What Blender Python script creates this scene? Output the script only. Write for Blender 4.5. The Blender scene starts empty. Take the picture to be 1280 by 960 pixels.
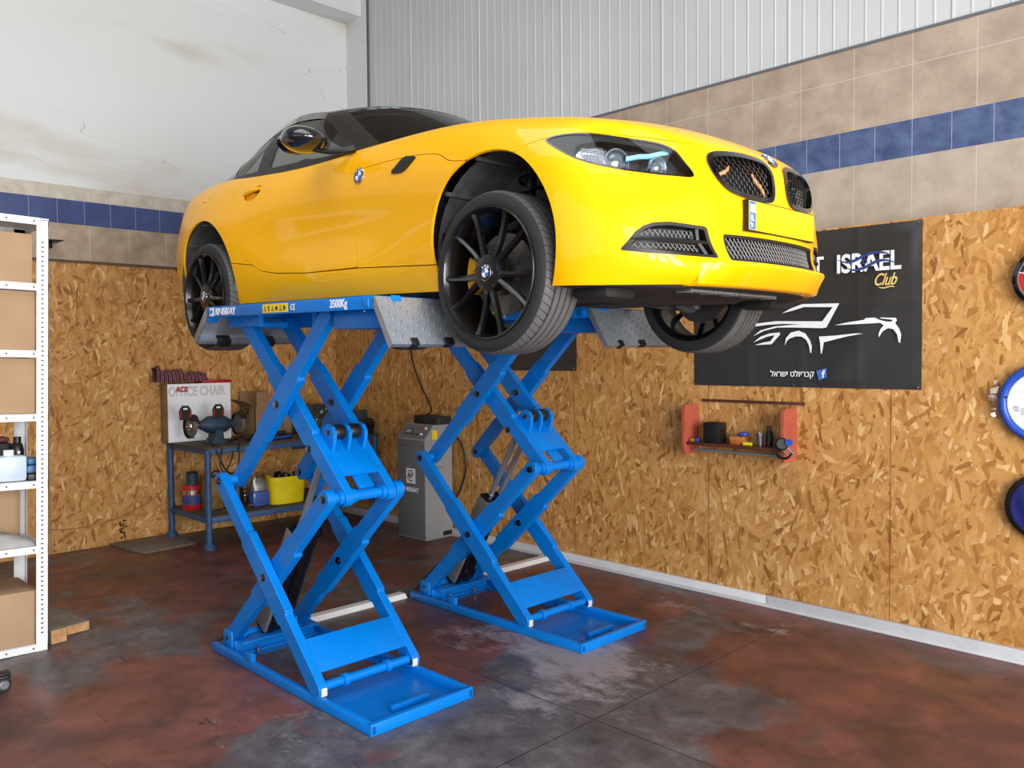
import bpy, bmesh, math, random
import numpy as np
from mathutils import Vector, Matrix
from mathutils.bvhtree import BVHTree

sc = bpy.context.scene
C = sc.collection
PI = math.pi
# ------------------------------------------------------------------ camera
cam_d = bpy.data.cameras.new('camera'); cam = bpy.data.objects.new('camera', cam_d); C.objects.link(cam)
_y, _p, _r = 0.7903567, -0.0341996, -0.0087339
_F = Vector((-math.sin(_y)*math.cos(_p), math.cos(_y)*math.cos(_p), math.sin(_p)))
_R = Vector((math.cos(_y), math.sin(_y), 0)); _U = _R.cross(_F)
_R2 = _R*math.cos(_r)+_U*math.sin(_r); _U2 = -_R*math.sin(_r)+_U*math.cos(_r)
cam.matrix_world = Matrix(((_R2.x, _U2.x, -_F.x, 5.2831), (_R2.y, _U2.y, -_F.y, -2.4136), (_R2.z, _U2.z, -_F.z, 1.6455), (0, 0, 0, 1)))
cam_d.sensor_width = 36; cam_d.lens = 1041.96/1280*36; cam_d.clip_start = .05; cam_d.clip_end = 200
sc.camera = cam
# ------------------------------------------------------------------ light
w = bpy.data.worlds.new('world'); sc.world = w; w.use_nodes = True
bg = w.node_tree.nodes['Background']; bg.inputs[0].default_value = (.80, .90, 1, 1); bg.inputs[1].default_value = 1.35
def area(name, loc, rot, sx, sy, e, col=(1, .97, .93)):
    d = bpy.data.lights.new(name, 'AREA'); d.shape = 'RECTANGLE'; d.size = sx; d.size_y = sy; d.energy = e; d.color = col
    o = bpy.data.objects.new(name, d); C.objects.link(o); o.location = loc; o.rotation_euler = rot; return o
# daylight through the open front garage doors, plus added side and overhead fill lamps
for yy_ in (-2.0, -.9, .15): area('daylight_front', (8.9, yy_, 2.0), (0, PI/2, 0), 3.7, .72, 185)
area('daylight_front', (8.9, -4.4, 2.0), (0, PI/2, 0), 3.7, 2.6, 240)
area('side_fill', (3.6, -6.4, 2.0), (-PI/2, 0, 0), 5.2, 3.4, 35, (.92, .97, 1))  # added lamp with no known source, brightens the lower left
area('overhead_fill', (3.2, -1.6, 5.9), (0, 0, 0), 5.0, 3.2, 135, (.92, .97, 1))  # added lamp below the closed ceiling, brightens the room from above
vs = sc.view_settings; sc.display_settings.display_device = 'sRGB'
vs.view_transform = 'Standard'; vs.look = 'None'; vs.gamma = 1; vs.use_curve_mapping = False; vs.exposure = 0.10

# ------------------------------------------------------------------ materials
def nt(m): return m.node_tree.nodes, m.node_tree.links
def lin(c): return tuple(((x/255+.055)/1.055)**2.4 if x/255 > .04045 else x/255/12.92 for x in c)
def mat(name, rgb, rough=.5, metal=0, coat=0, spec=.5, noise=0, nscale=30, bump=0, emit=0):
    """sRGB 0-255 colour; 'noise' varies the tone so that every surface is procedural"""
    m = bpy.data.materials.new(name); m.use_nodes = True; n, l = nt(m); b = n['Principled BSDF']
    c = lin(rgb); b.inputs['Base Color'].default_value = (*c, 1); b.inputs['Roughness'].default_value = rough
    b.inputs['Metallic'].default_value = metal; b.inputs['Coat Weight'].default_value = coat; b.inputs['Coat Roughness'].default_value = .04
    b.inputs['Specular IOR Level'].default_value = spec
    if noise or bump:
        tc = n.new('ShaderNodeTexCoord'); t = n.new('ShaderNodeTexNoise'); t.inputs['Scale'].default_value = nscale; t.inputs['Detail'].default_value = 5
        l.new(tc.outputs['Object'], t.inputs['Vector'])
        if noise:
            r = n.new('ShaderNodeValToRGB'); r.color_ramp.elements[0].position = .3; r.color_ramp.elements[1].position = .7
            r.color_ramp.elements[0].color = (*[x*(1-noise) for x in c], 1); r.color_ramp.elements[1].color = (*[min(1, x*(1+noise)) for x in c], 1)
            l.new(t.outputs['Fac'], r.inputs[0]); l.new(r.outputs[0], b.inputs['Base Color'])
        if bump:
            bp = n.new('ShaderNodeBump'); bp.inputs['Strength'].default_value = bump; bp.inputs['Distance'].default_value = .01
            l.new(t.outputs['Fac'], bp.inputs['Height']); l.new(bp.outputs[0], b.inputs['Normal'])
    if emit:
        b.inputs['Emission Color'].default_value = (*c, 1); b.inputs['Emission Strength'].default_value = emit
    return m
def N(n, t, **k):
    o = n.new(t)
    for a, v in k.items(): setattr(o, a, v)
    return o
def glass_mat(name, tint, mix=.5, rough=.02):
    m = bpy.data.materials.new(name); m.use_nodes = True; n, l = nt(m); n.clear()
    out = N(n, 'ShaderNodeOutputMaterial'); tr = N(n, 'ShaderNodeBsdfTransparent'); tr.inputs[0].default_value = (*lin(tint), 1)
    g = N(n, 'ShaderNodeBsdfGlossy'); g.inputs['Roughness'].default_value = rough
    lw = N(n, 'ShaderNodeLayerWeight'); lw.inputs[0].default_value = .5; f = N(n, 'ShaderNodeMath', operation='POWER'); f.inputs[1].default_value = 5; l.new(lw.outputs['Facing'], f.inputs[0])
    a = N(n, 'ShaderNodeMath', operation='MULTIPLY_ADD'); a.inputs[1].default_value = .9; a.inputs[2].default_value = mix+.02; a.use_clamp = True
    x = N(n, 'ShaderNodeMixShader'); l.new(f.outputs[0], a.inputs[0]); l.new(a.outputs[0], x.inputs[0]); l.new(tr.outputs[0], x.inputs[1]); l.new(g.outputs[0], x.inputs[2]); l.new(x.outputs[0], out.inputs[0])
    return m
def ramp(n, cols, pos, interp='LINEAR'):
    r = N(n, 'ShaderNodeValToRGB'); cr = r.color_ramp; cr.interpolation = interp
    while len(cr.elements) < len(cols): cr.elements.new(.5)
    for e, c, p in zip(cr.elements, cols, pos): e.position = p; e.color = (*lin(c), 1)
    return r
def osb_mat(name, ax):
    """oriented strand board: four layers of long voronoi flakes at different angles. ax: 0 = runs along x, 1 = along y"""
    m = bpy.data.materials.new(name); m.use_nodes = True; n, l = nt(m); b = n['Principled BSDF']; b.inputs['Roughness'].default_value = .62
    b.inputs['Specular IOR Level'].default_value = .3
    tc = N(n, 'ShaderNodeTexCoord'); s = N(n, 'ShaderNodeSeparateXYZ'); l.new(tc.outputs['Object'], s.inputs[0])
    cb = N(n, 'ShaderNodeCombineXYZ'); l.new(s.outputs[ax], cb.inputs[0]); l.new(s.outputs[2], cb.inputs[1])
    nz = N(n, 'ShaderNodeTexNoise'); nz.inputs['Scale'].default_value = 9; l.new(cb.outputs[0], nz.inputs['Vector'])
    wv = N(n, 'ShaderNodeVectorMath', operation='MULTIPLY_ADD'); wv.inputs[1].default_value = (.035, .035, 0); l.new(nz.outputs['Color'], wv.inputs[0]); l.new(cb.outputs[0], wv.inputs[2])
    cols = [(142, 94, 44), (170, 118, 60), (190, 140, 78), (202, 154, 92), (180, 128, 68), (224, 184, 128)]
    col = None; hgt = None
    for k, (ang, sx, sy, seed, thr) in enumerate(((15, 13, 33, 0, -1), (100, 10, 38, 5, .45), (60, 9, 30, 9, .55), (-35, 10, 34, 14, .6), (80, 8, 38, 21, .66), (-75, 12, 50, 27, .78))):
        mp = N(n, 'ShaderNodeMapping'); mp.inputs['Rotation'].default_value = (0, 0, math.radians(ang)); mp.inputs['Location'].default_value = (seed, seed*.7, 0)
        sc_ = N(n, 'ShaderNodeVectorMath', operation='MULTIPLY'); sc_.inputs[1].default_value = (sx, sy, 1)
        l.new(wv.outputs[0], mp.inputs[0]); l.new(mp.outputs[0], sc_.inputs[0])
        v = N(n, 'ShaderNodeTexVoronoi', feature='F1', voronoi_dimensions='2D'); v.inputs['Scale'].default_value = 1; l.new(sc_.outputs[0], v.inputs['Vector'])
        sp = N(n, 'ShaderNodeSeparateColor'); l.new(v.outputs['Color'], sp.inputs[0])
        rp = ramp(n, cols, (0, .12, .35, .6, .8, 1)); l.new(sp.outputs[0], rp.inputs[0])
        # fine grain along the flake
        gr = N(n, 'ShaderNodeTexNoise'); gr.inputs['Scale'].default_value = 3; gr.inputs['Detail'].default_value = 3
        gs = N(n, 'ShaderNodeVectorMath', operation='MULTIPLY'); gs.inputs[1].default_value = (sx*.5, sy*4, 1); l.new(mp.outputs[0], gs.inputs[0]); l.new(gs.outputs[0], gr.inputs['Vector'])
        mg = N(n, 'ShaderNodeMix', data_type='RGBA', blend_type='MULTIPLY'); mg.inputs[0].default_value = .55
        gm = N(n, 'ShaderNodeMapRange'); gm.inputs[1].default_value = .3; gm.inputs[2].default_value = .7; gm.inputs[3].default_value = .72; gm.inputs[4].default_value = 1.15; l.new(gr.outputs['Fac'], gm.inputs[0])
        l.new(rp.outputs[0], mg.inputs[6]); l.new(gm.outputs[0], mg.inputs[7])
        if col is None: col = mg.outputs[2]; hgt = sp.outputs[1]
        else:
            mk = N(n, 'ShaderNodeMath', operation='GREATER_THAN'); mk.inputs[1].default_value = thr; l.new(sp.outputs[1], mk.inputs[0])
            # flakes keep clear of their cell border
            dd = N(n, 'ShaderNodeMath', operation='LESS_THAN'); dd.inputs[1].default_value = .52; l.new(v.outputs['Distance'], dd.inputs[0])
            mm = N(n, 'ShaderNodeMath', operation='MULTIPLY'); l.new(mk.outputs[0], mm.inputs[0]); l.new(dd.outputs[0], mm.inputs[1])
            mx = N(n, 'ShaderNodeMix', data_type='RGBA'); l.new(mm.outputs[0], mx.inputs[0]); l.new(col, mx.inputs[6]); l.new(mg.outputs[2], mx.inputs[7]); col = mx.outputs[2]
            hx = N(n, 'ShaderNodeMix', data_type='FLOAT'); l.new(mm.outputs[0], hx.inputs[0]); l.new(hgt, hx.inputs[2]); l.new(sp.outputs[0], hx.inputs[3]); hgt = hx.outputs[0]
    # board seams every 1.22 m
    br = N(n, 'ShaderNodeTexBrick'); br.offset = 0; br.inputs['Scale'].default_value = 1; br.inputs['Brick Width'].default_value = 1.22; br.inputs['Row Height'].default_value = 5
    br.inputs['Mortar Size'].default_value = .0022; br.inputs['Mortar Smooth'].default_value = .1
    bo = N(n, 'ShaderNodeVectorMath', operation='ADD'); bo.inputs[1].default_value = (.27, .4, 0); l.new(cb.outputs[0], bo.inputs[0]); l.new(bo.outputs[0], br.inputs['Vector'])
    ms = N(n, 'ShaderNodeMix', data_type='RGBA'); l.new(br.outputs['Fac'], ms.inputs[0]); l.new(col, ms.inputs[6]); ms.inputs[7].default_value = (.12, .055, .02, 1)
    l.new(ms.outputs[2], b.inputs['Base Color'])
    bp = N(n, 'ShaderNodeBump'); bp.inputs['Strength'].default_value = .35; bp.inputs['Distance'].default_value = .002; l.new(hgt, bp.inputs['Height']); l.new(bp.outputs[0], b.inputs['Normal'])
    return m
def tile_mat(name, ax, c1, c2, wd, ht, o, mort=(196, 190, 180), rough=.3, ns=5):
    m = bpy.data.materials.new(name); m.use_nodes = True; n, l = nt(m); b = n['Principled BSDF']; b.inputs['Roughness'].default_value = rough
    tc = N(n, 'ShaderNodeTexCoord'); s = N(n, 'ShaderNodeSeparateXYZ'); l.new(tc.outputs['Object'], s.inputs[0])
    cb = N(n, 'ShaderNodeCombineXYZ'); l.new(s.outputs[ax], cb.inputs[0]); l.new(s.outputs[2], cb.inputs[1])
    ad = N(n, 'ShaderNodeVectorMath', operation='SUBTRACT'); ad.inputs[1].default_value = (o[0], o[1], 0); l.new(cb.outputs[0], ad.inputs[0])
    br = N(n, 'ShaderNodeTexBrick'); br.offset = 0; br.inputs['Scale'].default_value = 1; br.inputs['Brick Width'].default_value = wd; br.inputs['Row Height'].default_value = ht
    br.inputs['Mortar Size'].default_value = .0022; br.inputs['Mortar Smooth'].default_value = .2
    l.new(ad.outputs[0], br.inputs['Vector'])
    nz = N(n, 'ShaderNodeTexNoise'); nz.inputs['Scale'].default_value = ns; nz.inputs['Detail'].default_value = 7; nz.inputs['Roughness'].default_value = .62; nz.inputs['Distortion'].default_value = .15
    l.new(cb.outputs[0], nz.inputs['Vector'])
    r = ramp(n, (c1, c2), (.35, .66)); l.new(nz.outputs['Fac'], r.inputs[0])
    mx = N(n, 'ShaderNodeMix', data_type='RGBA'); l.new(br.outputs['Fac'], mx.inputs[0]); l.new(r.outputs[0], mx.inputs[6]); mx.inputs[7].default_value = (*lin(mort), 1)
    l.new(mx.outputs[2], b.inputs['Base Color'])
    bp = N(n, 'ShaderNodeBump'); bp.inputs['Strength'].default_value = .4; bp.inputs['Distance'].default_value = .002; bp.invert = True; l.new(br.outputs['Fac'], bp.inputs['Height']); l.new(bp.outputs[0], b.inputs['Normal'])
    return m
def floor_mat():
    m = bpy.data.materials.new('worn_red_floor_paint'); m.use_nodes = True; n, l = nt(m); b = n['Principled BSDF']
    tc = N(n, 'ShaderNodeTexCoord')
    def noise(s, d=8, r=.6, dist=0., vec=None, lo=(0, 0, 0), sc_=(1, 1, 1)):
        mp = N(n, 'ShaderNodeMapping'); mp.inputs['Location'].default_value = lo; mp.inputs['Scale'].default_value = sc_; l.new(tc.outputs['Object'], mp.inputs[0])
        t = N(n, 'ShaderNodeTexNoise'); t.inputs['Scale'].default_value = s; t.inputs['Detail'].default_value = d; t.inputs['Roughness'].default_value = r; t.inputs['Distortion'].default_value = dist
        l.new(mp.outputs[0], t.inputs['Vector']); return t.outputs['Fac']
    def mask(f, a, bb):
        r = N(n, 'ShaderNodeMapRange'); r.inputs[1].default_value = a; r.inputs[2].default_value = bb; l.new(f, r.inputs[0]); return r.outputs[0]
    def mul(a, c):
        r = N(n, 'ShaderNodeMath', operation='MULTIPLY'); l.new(a, r.inputs[0])
        if isinstance(c, float): r.inputs[1].default_value = c
        else: l.new(c, r.inputs[1])
        return r.outputs[0]
    def mix(f, a, c):
        x = N(n, 'ShaderNodeMix', data_type='RGBA'); l.new(f, x.inputs[0])
        for q, i in ((a, 6), (c, 7)):
            if isinstance(q, tuple): x.inputs[i].default_value = (*lin(q), 1)
            else: l.new(q, x.inputs[i])
        return x.outputs[2]
    red = ramp(n, ((70, 50, 46), (108, 67, 60), (136, 82, 72)), (.3, .5, .72)); l.new(noise(3.2, 9, .65, .4), red.inputs[0])
    gry = ramp(n, ((62, 58, 60), (92, 88, 91), (126, 122, 126)), (.3, .52, .75)); l.new(noise(5, 9, .7, .3, lo=(4, 2, 0)), gry.inputs[0])
    def field(blobs):
        # where the paint is worn through: soft round patches on the floor plan (x, y, radius, weight)
        tot = None
        for x, y, r_, k in blobs:
            d = N(n, 'ShaderNodeVectorMath', operation='DISTANCE'); d.inputs[1].default_value = (x, y, 0); l.new(tc.outputs['Object'], d.inputs[0])
            q = N(n, 'ShaderNodeMapRange', interpolation_type='SMOOTHSTEP'); q.inputs[1].default_value = r_; q.inputs[2].default_value = 0; q.inputs[3].default_value = 0; q.inputs[4].default_value = k; l.new(d.outputs['Value'], q.inputs[0])
            if tot is None: tot = q.outputs[0]
            else: a_ = N(n, 'ShaderNodeMath', operation='ADD'); l.new(tot, a_.inputs[0]); l.new(q.outputs[0], a_.inputs[1]); tot = a_.outputs[0]
        return tot
    def add(a_, b_):
        q = N(n, 'ShaderNodeMath', operation='ADD'); l.new(a_, q.inputs[0]); l.new(b_, q.inputs[1]); return q.outputs[0]
    worn = field([(2.84, .62, .9, .22), (2.85, -.03, 1.1, .2), (2.33, .85, .7, .2), (2.54, 1.75, .6, .16), (1.02, .30, .7, .12), (.08, -.6, .9, .14), (3.51, 1.04, .6, .12), (1.97, -.78, .7, .14),
                  (3.25, 1.75, .9, -.2), (4.1, 1.2, 1.2, -.25), (1.56, 1.75, 1.0, -.2), (1.49, -.93, .9, -.2), (1.65, .68, .6, -.15), (2.7, 2.35, .9, -.15), (-.9, .6, 1.4, -.12)])
    c = mix(mask(add(noise(1.5, 10, .66, .2, lo=(1.3, 7.2, 0)), worn), .48, .56), red.outputs[0], gry.outputs[0])
    # dark oily zone
    c = mix(mul(mask(noise(1.1, 6, .6, .2, lo=(9, 3, 0)), .5, .72), .6), c, (44, 36, 33))
    # dusty pale scuffs, thickest around the rear lift base
    dust = field([(1.72, .97, .6, .24), (2.2, 1.0, .5, .2), (2.52, 1.02, .6, .26), (2.6, .5, .6, .2), (2.88, 2.2, .5, .16), (.9, -.1, .5, .1), (2.1, 2.2, .6, .14), (2.0, -.5, .8, .1)])
    c = mix(mul(mask(add(noise(4.5, 12, .74, .25, lo=(2, 8, 0), sc_=(1, 1.5, 1)), dust), .64, .82), .75), c, (170, 164, 170))
    # scratches and small spots
    c = mix(mul(mask(noise(16, 4, .5, 1.5, sc_=(.25, 2.4, 1)), .66, .70), .5), c, (36, 28, 26))
    v = N(n, 'ShaderNodeTexVoronoi', feature='F1'); v.inputs['Scale'].default_value = 2.6; l.new(tc.outputs['Object'], v.inputs['Vector'])
    c = mix(mul(mask(v.outputs['Distance'], .045, .02), .8), c, (24, 20, 20))
    # two slab joints crossing the floor
    s = N(n, 'ShaderNodeSeparateXYZ'); l.new(tc.outputs['Object'], s.inputs[0])
    br = N(n, 'ShaderNodeTexBrick'); br.offset = 0; br.inputs['Scale'].default_value = 1; br.inputs['Brick Width'].default_value = 3.6; br.inputs['Row Height'].default_value = 3.3; br.inputs['Mortar Size'].default_value = .004
    mo = N(n, 'ShaderNodeMapping'); mo.inputs['Location'].default_value = (-2.9, 3.0-.15, 0); l.new(tc.outputs['Object'], mo.inputs[0]); l.new(mo.outputs[0], br.inputs['Vector'])
    c = mix(mul(br.outputs['Fac'], .75), c, (40, 24, 20))
    l.new(c, b.inputs['Base Color'])
    rr = N(n, 'ShaderNodeMapRange'); rr.inputs[1].default_value = .3; rr.inputs[2].default_value = .7; rr.inputs[3].default_value = .28; rr.inputs[4].default_value = .62; l.new(noise(2.2, 8, .65, .3, lo=(5, 5, 0)), rr.inputs[0]); l.new(rr.outputs[0], b.inputs['Roughness'])
    bp = N(n, 'ShaderNodeBump'); bp.inputs['Strength'].default_value = .25; bp.inputs['Distance'].default_value = .004; l.new(noise(20, 8, .7), bp.inputs['Height']); l.new(bp.outputs[0], b.inputs['Normal'])
    return m
def plaster_mat():
    m = bpy.data.materials.new('stained_white_plaster'); m.use_nodes = True; n, l = nt(m); b = n['Principled BSDF']; b.inputs['Roughness'].default_value = .8
    tc = N(n, 'ShaderNodeTexCoord')
    mp = N(n, 'ShaderNodeMapping'); mp.inputs['Scale'].default_value = (1, .35, 1.3); mp.inputs['Rotation'].default_value = (.18, 0, 0); l.new(tc.outputs['Object'], mp.inputs[0])
    t = N(n, 'ShaderNodeTexNoise'); t.inputs['Scale'].default_value = 1.3; t.inputs['Detail'].default_value = 6; t.inputs['Roughness'].default_value = .55; l.new(mp.outputs[0], t.inputs['Vector'])
    r = ramp(n, ((184, 175, 160), (205, 203, 197), (216, 220, 221), (220, 225, 228)), (.18, .32, .42, .8)); l.new(t.outputs['Fac'], r.inputs[0])
    # hairline cracks: thin iso-lines of a stretched noise
    t2 = N(n, 'ShaderNodeTexNoise'); t2.inputs['Scale'].default_value = .8; t2.inputs['Detail'].default_value = 5; t2.inputs['Roughness'].default_value = .4
    mp2 = N(n, 'ShaderNodeMapping'); mp2.inputs['Scale'].default_value = (1, .22, 1.6); mp2.inputs['Rotation'].default_value = (.14, 0, 0); l.new(tc.outputs['Object'], mp2.inputs[0]); l.new(mp2.outputs[0], t2.inputs['Vector'])
    a = N(n, 'ShaderNodeMath', operation='SUBTRACT'); a.inputs[1].default_value = .47; l.new(t2.outputs['Fac'], a.inputs[0])
    ab = N(n, 'ShaderNodeMath', operation='ABSOLUTE'); l.new(a.outputs[0], ab.inputs[0])
    mr = N(n, 'ShaderNodeMapRange'); mr.inputs[1].default_value = .0012; mr.inputs[2].default_value = .0003; mr.inputs[3].default_value = 0; mr.inputs[4].default_value = .35; l.new(ab.outputs[0], mr.inputs[0])
    x = N(n, 'ShaderNodeMix', data_type='RGBA'); l.new(mr.outputs[0], x.inputs[0]); l.new(r.outputs[0], x.inputs[6]); x.inputs[7].default_value = (.25, .2, .15, 1)
    l.new(x.outputs[2], b.inputs['Base Color'])
    bp = N(n, 'ShaderNodeBump'); bp.inputs['Strength'].default_value = .15; bp.inputs['Distance'].default_value = .02; l.new(t.outputs['Fac'], bp.inputs['Height']); l.new(bp.outputs[0], b.inputs['Normal'])
    return m
M = {}
M['osb_x'] = osb_mat('strand_board_right', 0); M['osb_y'] = osb_mat('strand_board_left', 1); M['floor'] = floor_mat(); M['plaster'] = plaster_mat()
M['tile_x'] = tile_mat('beige_tiles_right', 0, (156, 139, 124), (180, 164, 148), .348, .322, (3.418, 3.023), rough=.45)
M['tile_xl'] = tile_mat('beige_tiles_right_low', 0, (164, 151, 138), (186, 174, 161), .348, .60, (3.418, 2.208), rough=.45)
M['blue_x'] = tile_mat('blue_tiles_right', 0, (60, 76, 116), (90, 108, 148), .218, .6, (3.418, 2.6), (150, 160, 185), .3, 9)
M['tile_y'] = tile_mat('beige_tiles_left', 1, (150, 130, 110), (182, 164, 144), .33, .6, (.105, 2.3), rough=.5)
M['tile_yu'] = tile_mat('beige_tiles_left_upper', 1, (178, 170, 156), (204, 198, 186), .33, .6, (.105, 2.7), rough=.5, ns=9)
M['blue_y'] = tile_mat('blue_tiles_left', 1, (46, 62, 112), (60, 80, 134), .215, .6, (.066, 2.6), (140, 152, 180), .35, 3)
M['panel'] = mat('pale_grey_sheet_panel', (196, 201, 206), .45, 0, 0, .5, .05, 1.2)
M['white_paint'] = mat('white_painted_metal', (222, 224, 226), .4, noise=.04, nscale=12)
M['rod'] = mat('chromed_rod', (150, 150, 152), .28, .55); M['nylon'] = mat('worn_nylon_block', (200, 196, 180), .5, noise=.08); M['roof'] = mat('black_roof_paint', (10, 10, 12), .22, 0, .3)
M['skirting'] = mat('white_skirting', (205, 208, 214), .45, noise=.08, nscale=6)
M['pale_print'] = mat('faded_grey_print', (204, 202, 204), .6, noise=.03)
M['concrete'] = mat('grey_paint', (150, 148, 144), .8, noise=.1, nscale=3)
M['blue'] = mat('lift_blue_enamel', (0, 116, 206), .38, 0, .1, .25, .05, 9)
M['bench_blue'] = mat('dusty_blue_enamel', (38, 78, 124), .5, noise=.18, nscale=14)
M['grime'] = mat('grimy_bench_wood', (74, 64, 56), .75, noise=.3, nscale=12, bump=.3)
M['steel'] = mat('bright_steel', (190, 190, 192), .22, 1)
M['galv'] = mat('galvanised_steel', (165, 172, 180), .38, .75, noise=.12, nscale=18)
M['black'] = mat('black_plastic', (20, 20, 21), .45, noise=.15, nscale=30)
M['gloss_black'] = mat('gloss_black', (9, 9, 11), .12, coat=1)
M['rubber'] = mat('tyre_rubber', (40, 40, 42), .68, noise=.15, nscale=25)
M['black_oil'] = mat('black_cylinder_paint', (14, 14, 15), .28)
M['grey_cab'] = mat('grey_powder_coat', (150, 153, 156), .45, noise=.04, nscale=8)
M['grey_dark'] = mat('slate_grey_door', (104, 108, 114), .45, noise=.04, nscale=8)
M['white'] = mat('white_print', (236, 240, 245), .5, noise=.02)
M['yellow'] = mat('yellow_car_paint', (255, 184, 0), .42, 0, .42, .12, .012, 3)
M['yellow_plate'] = mat('yellow_reflective_plate', (252, 208, 8), .4, noise=.02)
M['dark_under'] = mat('dark_underbody', (22, 22, 23), .8, noise=.3, nscale=10, bump=.4)
M['liner'] = mat('wheel_arch_liner', (84, 85, 87), .85, noise=.35, nscale=14, bump=.3)
M['alloy_black'] = mat('satin_black_alloy', (18, 18, 20), .30, .3, .4)
M['caliper'] = mat('yellow_caliper', (206, 152, 20), .45, noise=.12)
M['disc'] = mat('brake_disc_steel', (120, 118, 116), .35, .9, noise=.15, nscale=40)
M['chrome'] = mat('chrome', (210, 212, 215), .08, 1)
M['reflector'] = mat('lamp_reflector', (190, 196, 204), .18, .95, noise=.06, nscale=60)
M['lens'] = glass_mat('clear_lamp_lens', (238, 242, 245), .02)
M['glass'] = glass_mat('tinted_car_glass', (108, 112, 112), .05); M['glass_rear'] = glass_mat('rear_car_glass', (190, 194, 192), .04)
M['glass_side'] = glass_mat('pale_tinted_side_glass', (205, 208, 204), .03)
M['bottle_clear'] = glass_mat('milky_plastic', (214, 222, 230), .12, .3)
M['blue_led'] = mat('pale_blue_light_bar', (120, 200, 245), .3)
M['card'] = mat('brown_cardboard', (168, 138, 108), .8, noise=.06, nscale=5)
M['card_dark'] = mat('dark_cardboard', (142, 112, 78), .85, noise=.1, nscale=6)
M['banner'] = mat('black_banner_vinyl', (50, 50, 50), .42, noise=.12, nscale=3)
M['fb'] = mat('blue_print', (66, 110, 190), .5, noise=.05)
M['navy_print'] = mat('navy_print', (48, 66, 128), .5, noise=.05)
M['gold_print'] = mat('gold_print', (222, 196, 118), .5, noise=.05)
M['red'] = mat('red_paint', (176, 24, 28), .35, noise=.1)
M['cherry'] = mat('cherry_laminate', (172, 84, 66), .4, noise=.14, nscale=8)
M['cherry_dark'] = mat('dark_walnut_shelf', (86, 44, 34), .45, noise=.2, nscale=9)
M['plank'] = mat('weathered_wood', (112, 100, 88), .85, noise=.25, nscale=11, bump=.4)
M['cutwood'] = mat('fresh_cut_wood', (176, 134, 90), .8, noise=.25, nscale=30)
M['tub_yellow'] = mat('yellow_plastic_tub', (226, 206, 22), .45, noise=.1, nscale=8)
M['blue_liquid'] = mat('blue_washer_fluid', (60, 86, 160), .25, noise=.08)
M['grinder_blue'] = mat('grinder_blue_grey', (34, 58, 80), .55, noise=.25, nscale=16)
M['grind_wheel'] = mat('grinding_stone', (96, 92, 86), .9, noise=.2, nscale=60)
M['cloth_grey'] = mat('pale_grey_cloth', (168, 166, 164), .95, noise=.12, nscale=12, bump=.4)
M['royal'] = mat('royal_blue_plastic', (34, 74, 176), .35, noise=.1)
M['navy_cloth'] = mat('dark_blue_satin', (34, 38, 110), .4, noise=.25, nscale=5)
M['orange'] = mat('orange_box', (186, 104, 36), .5, noise=.3, nscale=30)
M['cream'] = mat('beige_seat_leather', (196, 188, 170), .6, noise=.06)
def stripes_mat():
    m = bpy.data.materials.new('striped_cloth'); m.use_nodes = True; n, l = nt(m); b = n['Principled BSDF']; b.inputs['Roughness'].default_value = .95
    tc = N(n, 'ShaderNodeTexCoord'); wv = N(n, 'ShaderNodeTexWave'); wv.bands_direction = 'Y'; wv.inputs['Scale'].default_value = 9; wv.inputs['Distortion'].default_value = 2.2
    l.new(tc.outputs['Object'], wv.inputs['Vector']); r = ramp(n, ((52, 18, 26), (128, 40, 50), (176, 142, 150), (70, 28, 40)), (.2, .45, .6, .9)); l.new(wv.outputs['Fac'], r.inputs[0]); l.new(r.outputs[0], b.inputs['Base Color']); return m
M['stripes'] = stripes_mat()
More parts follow.
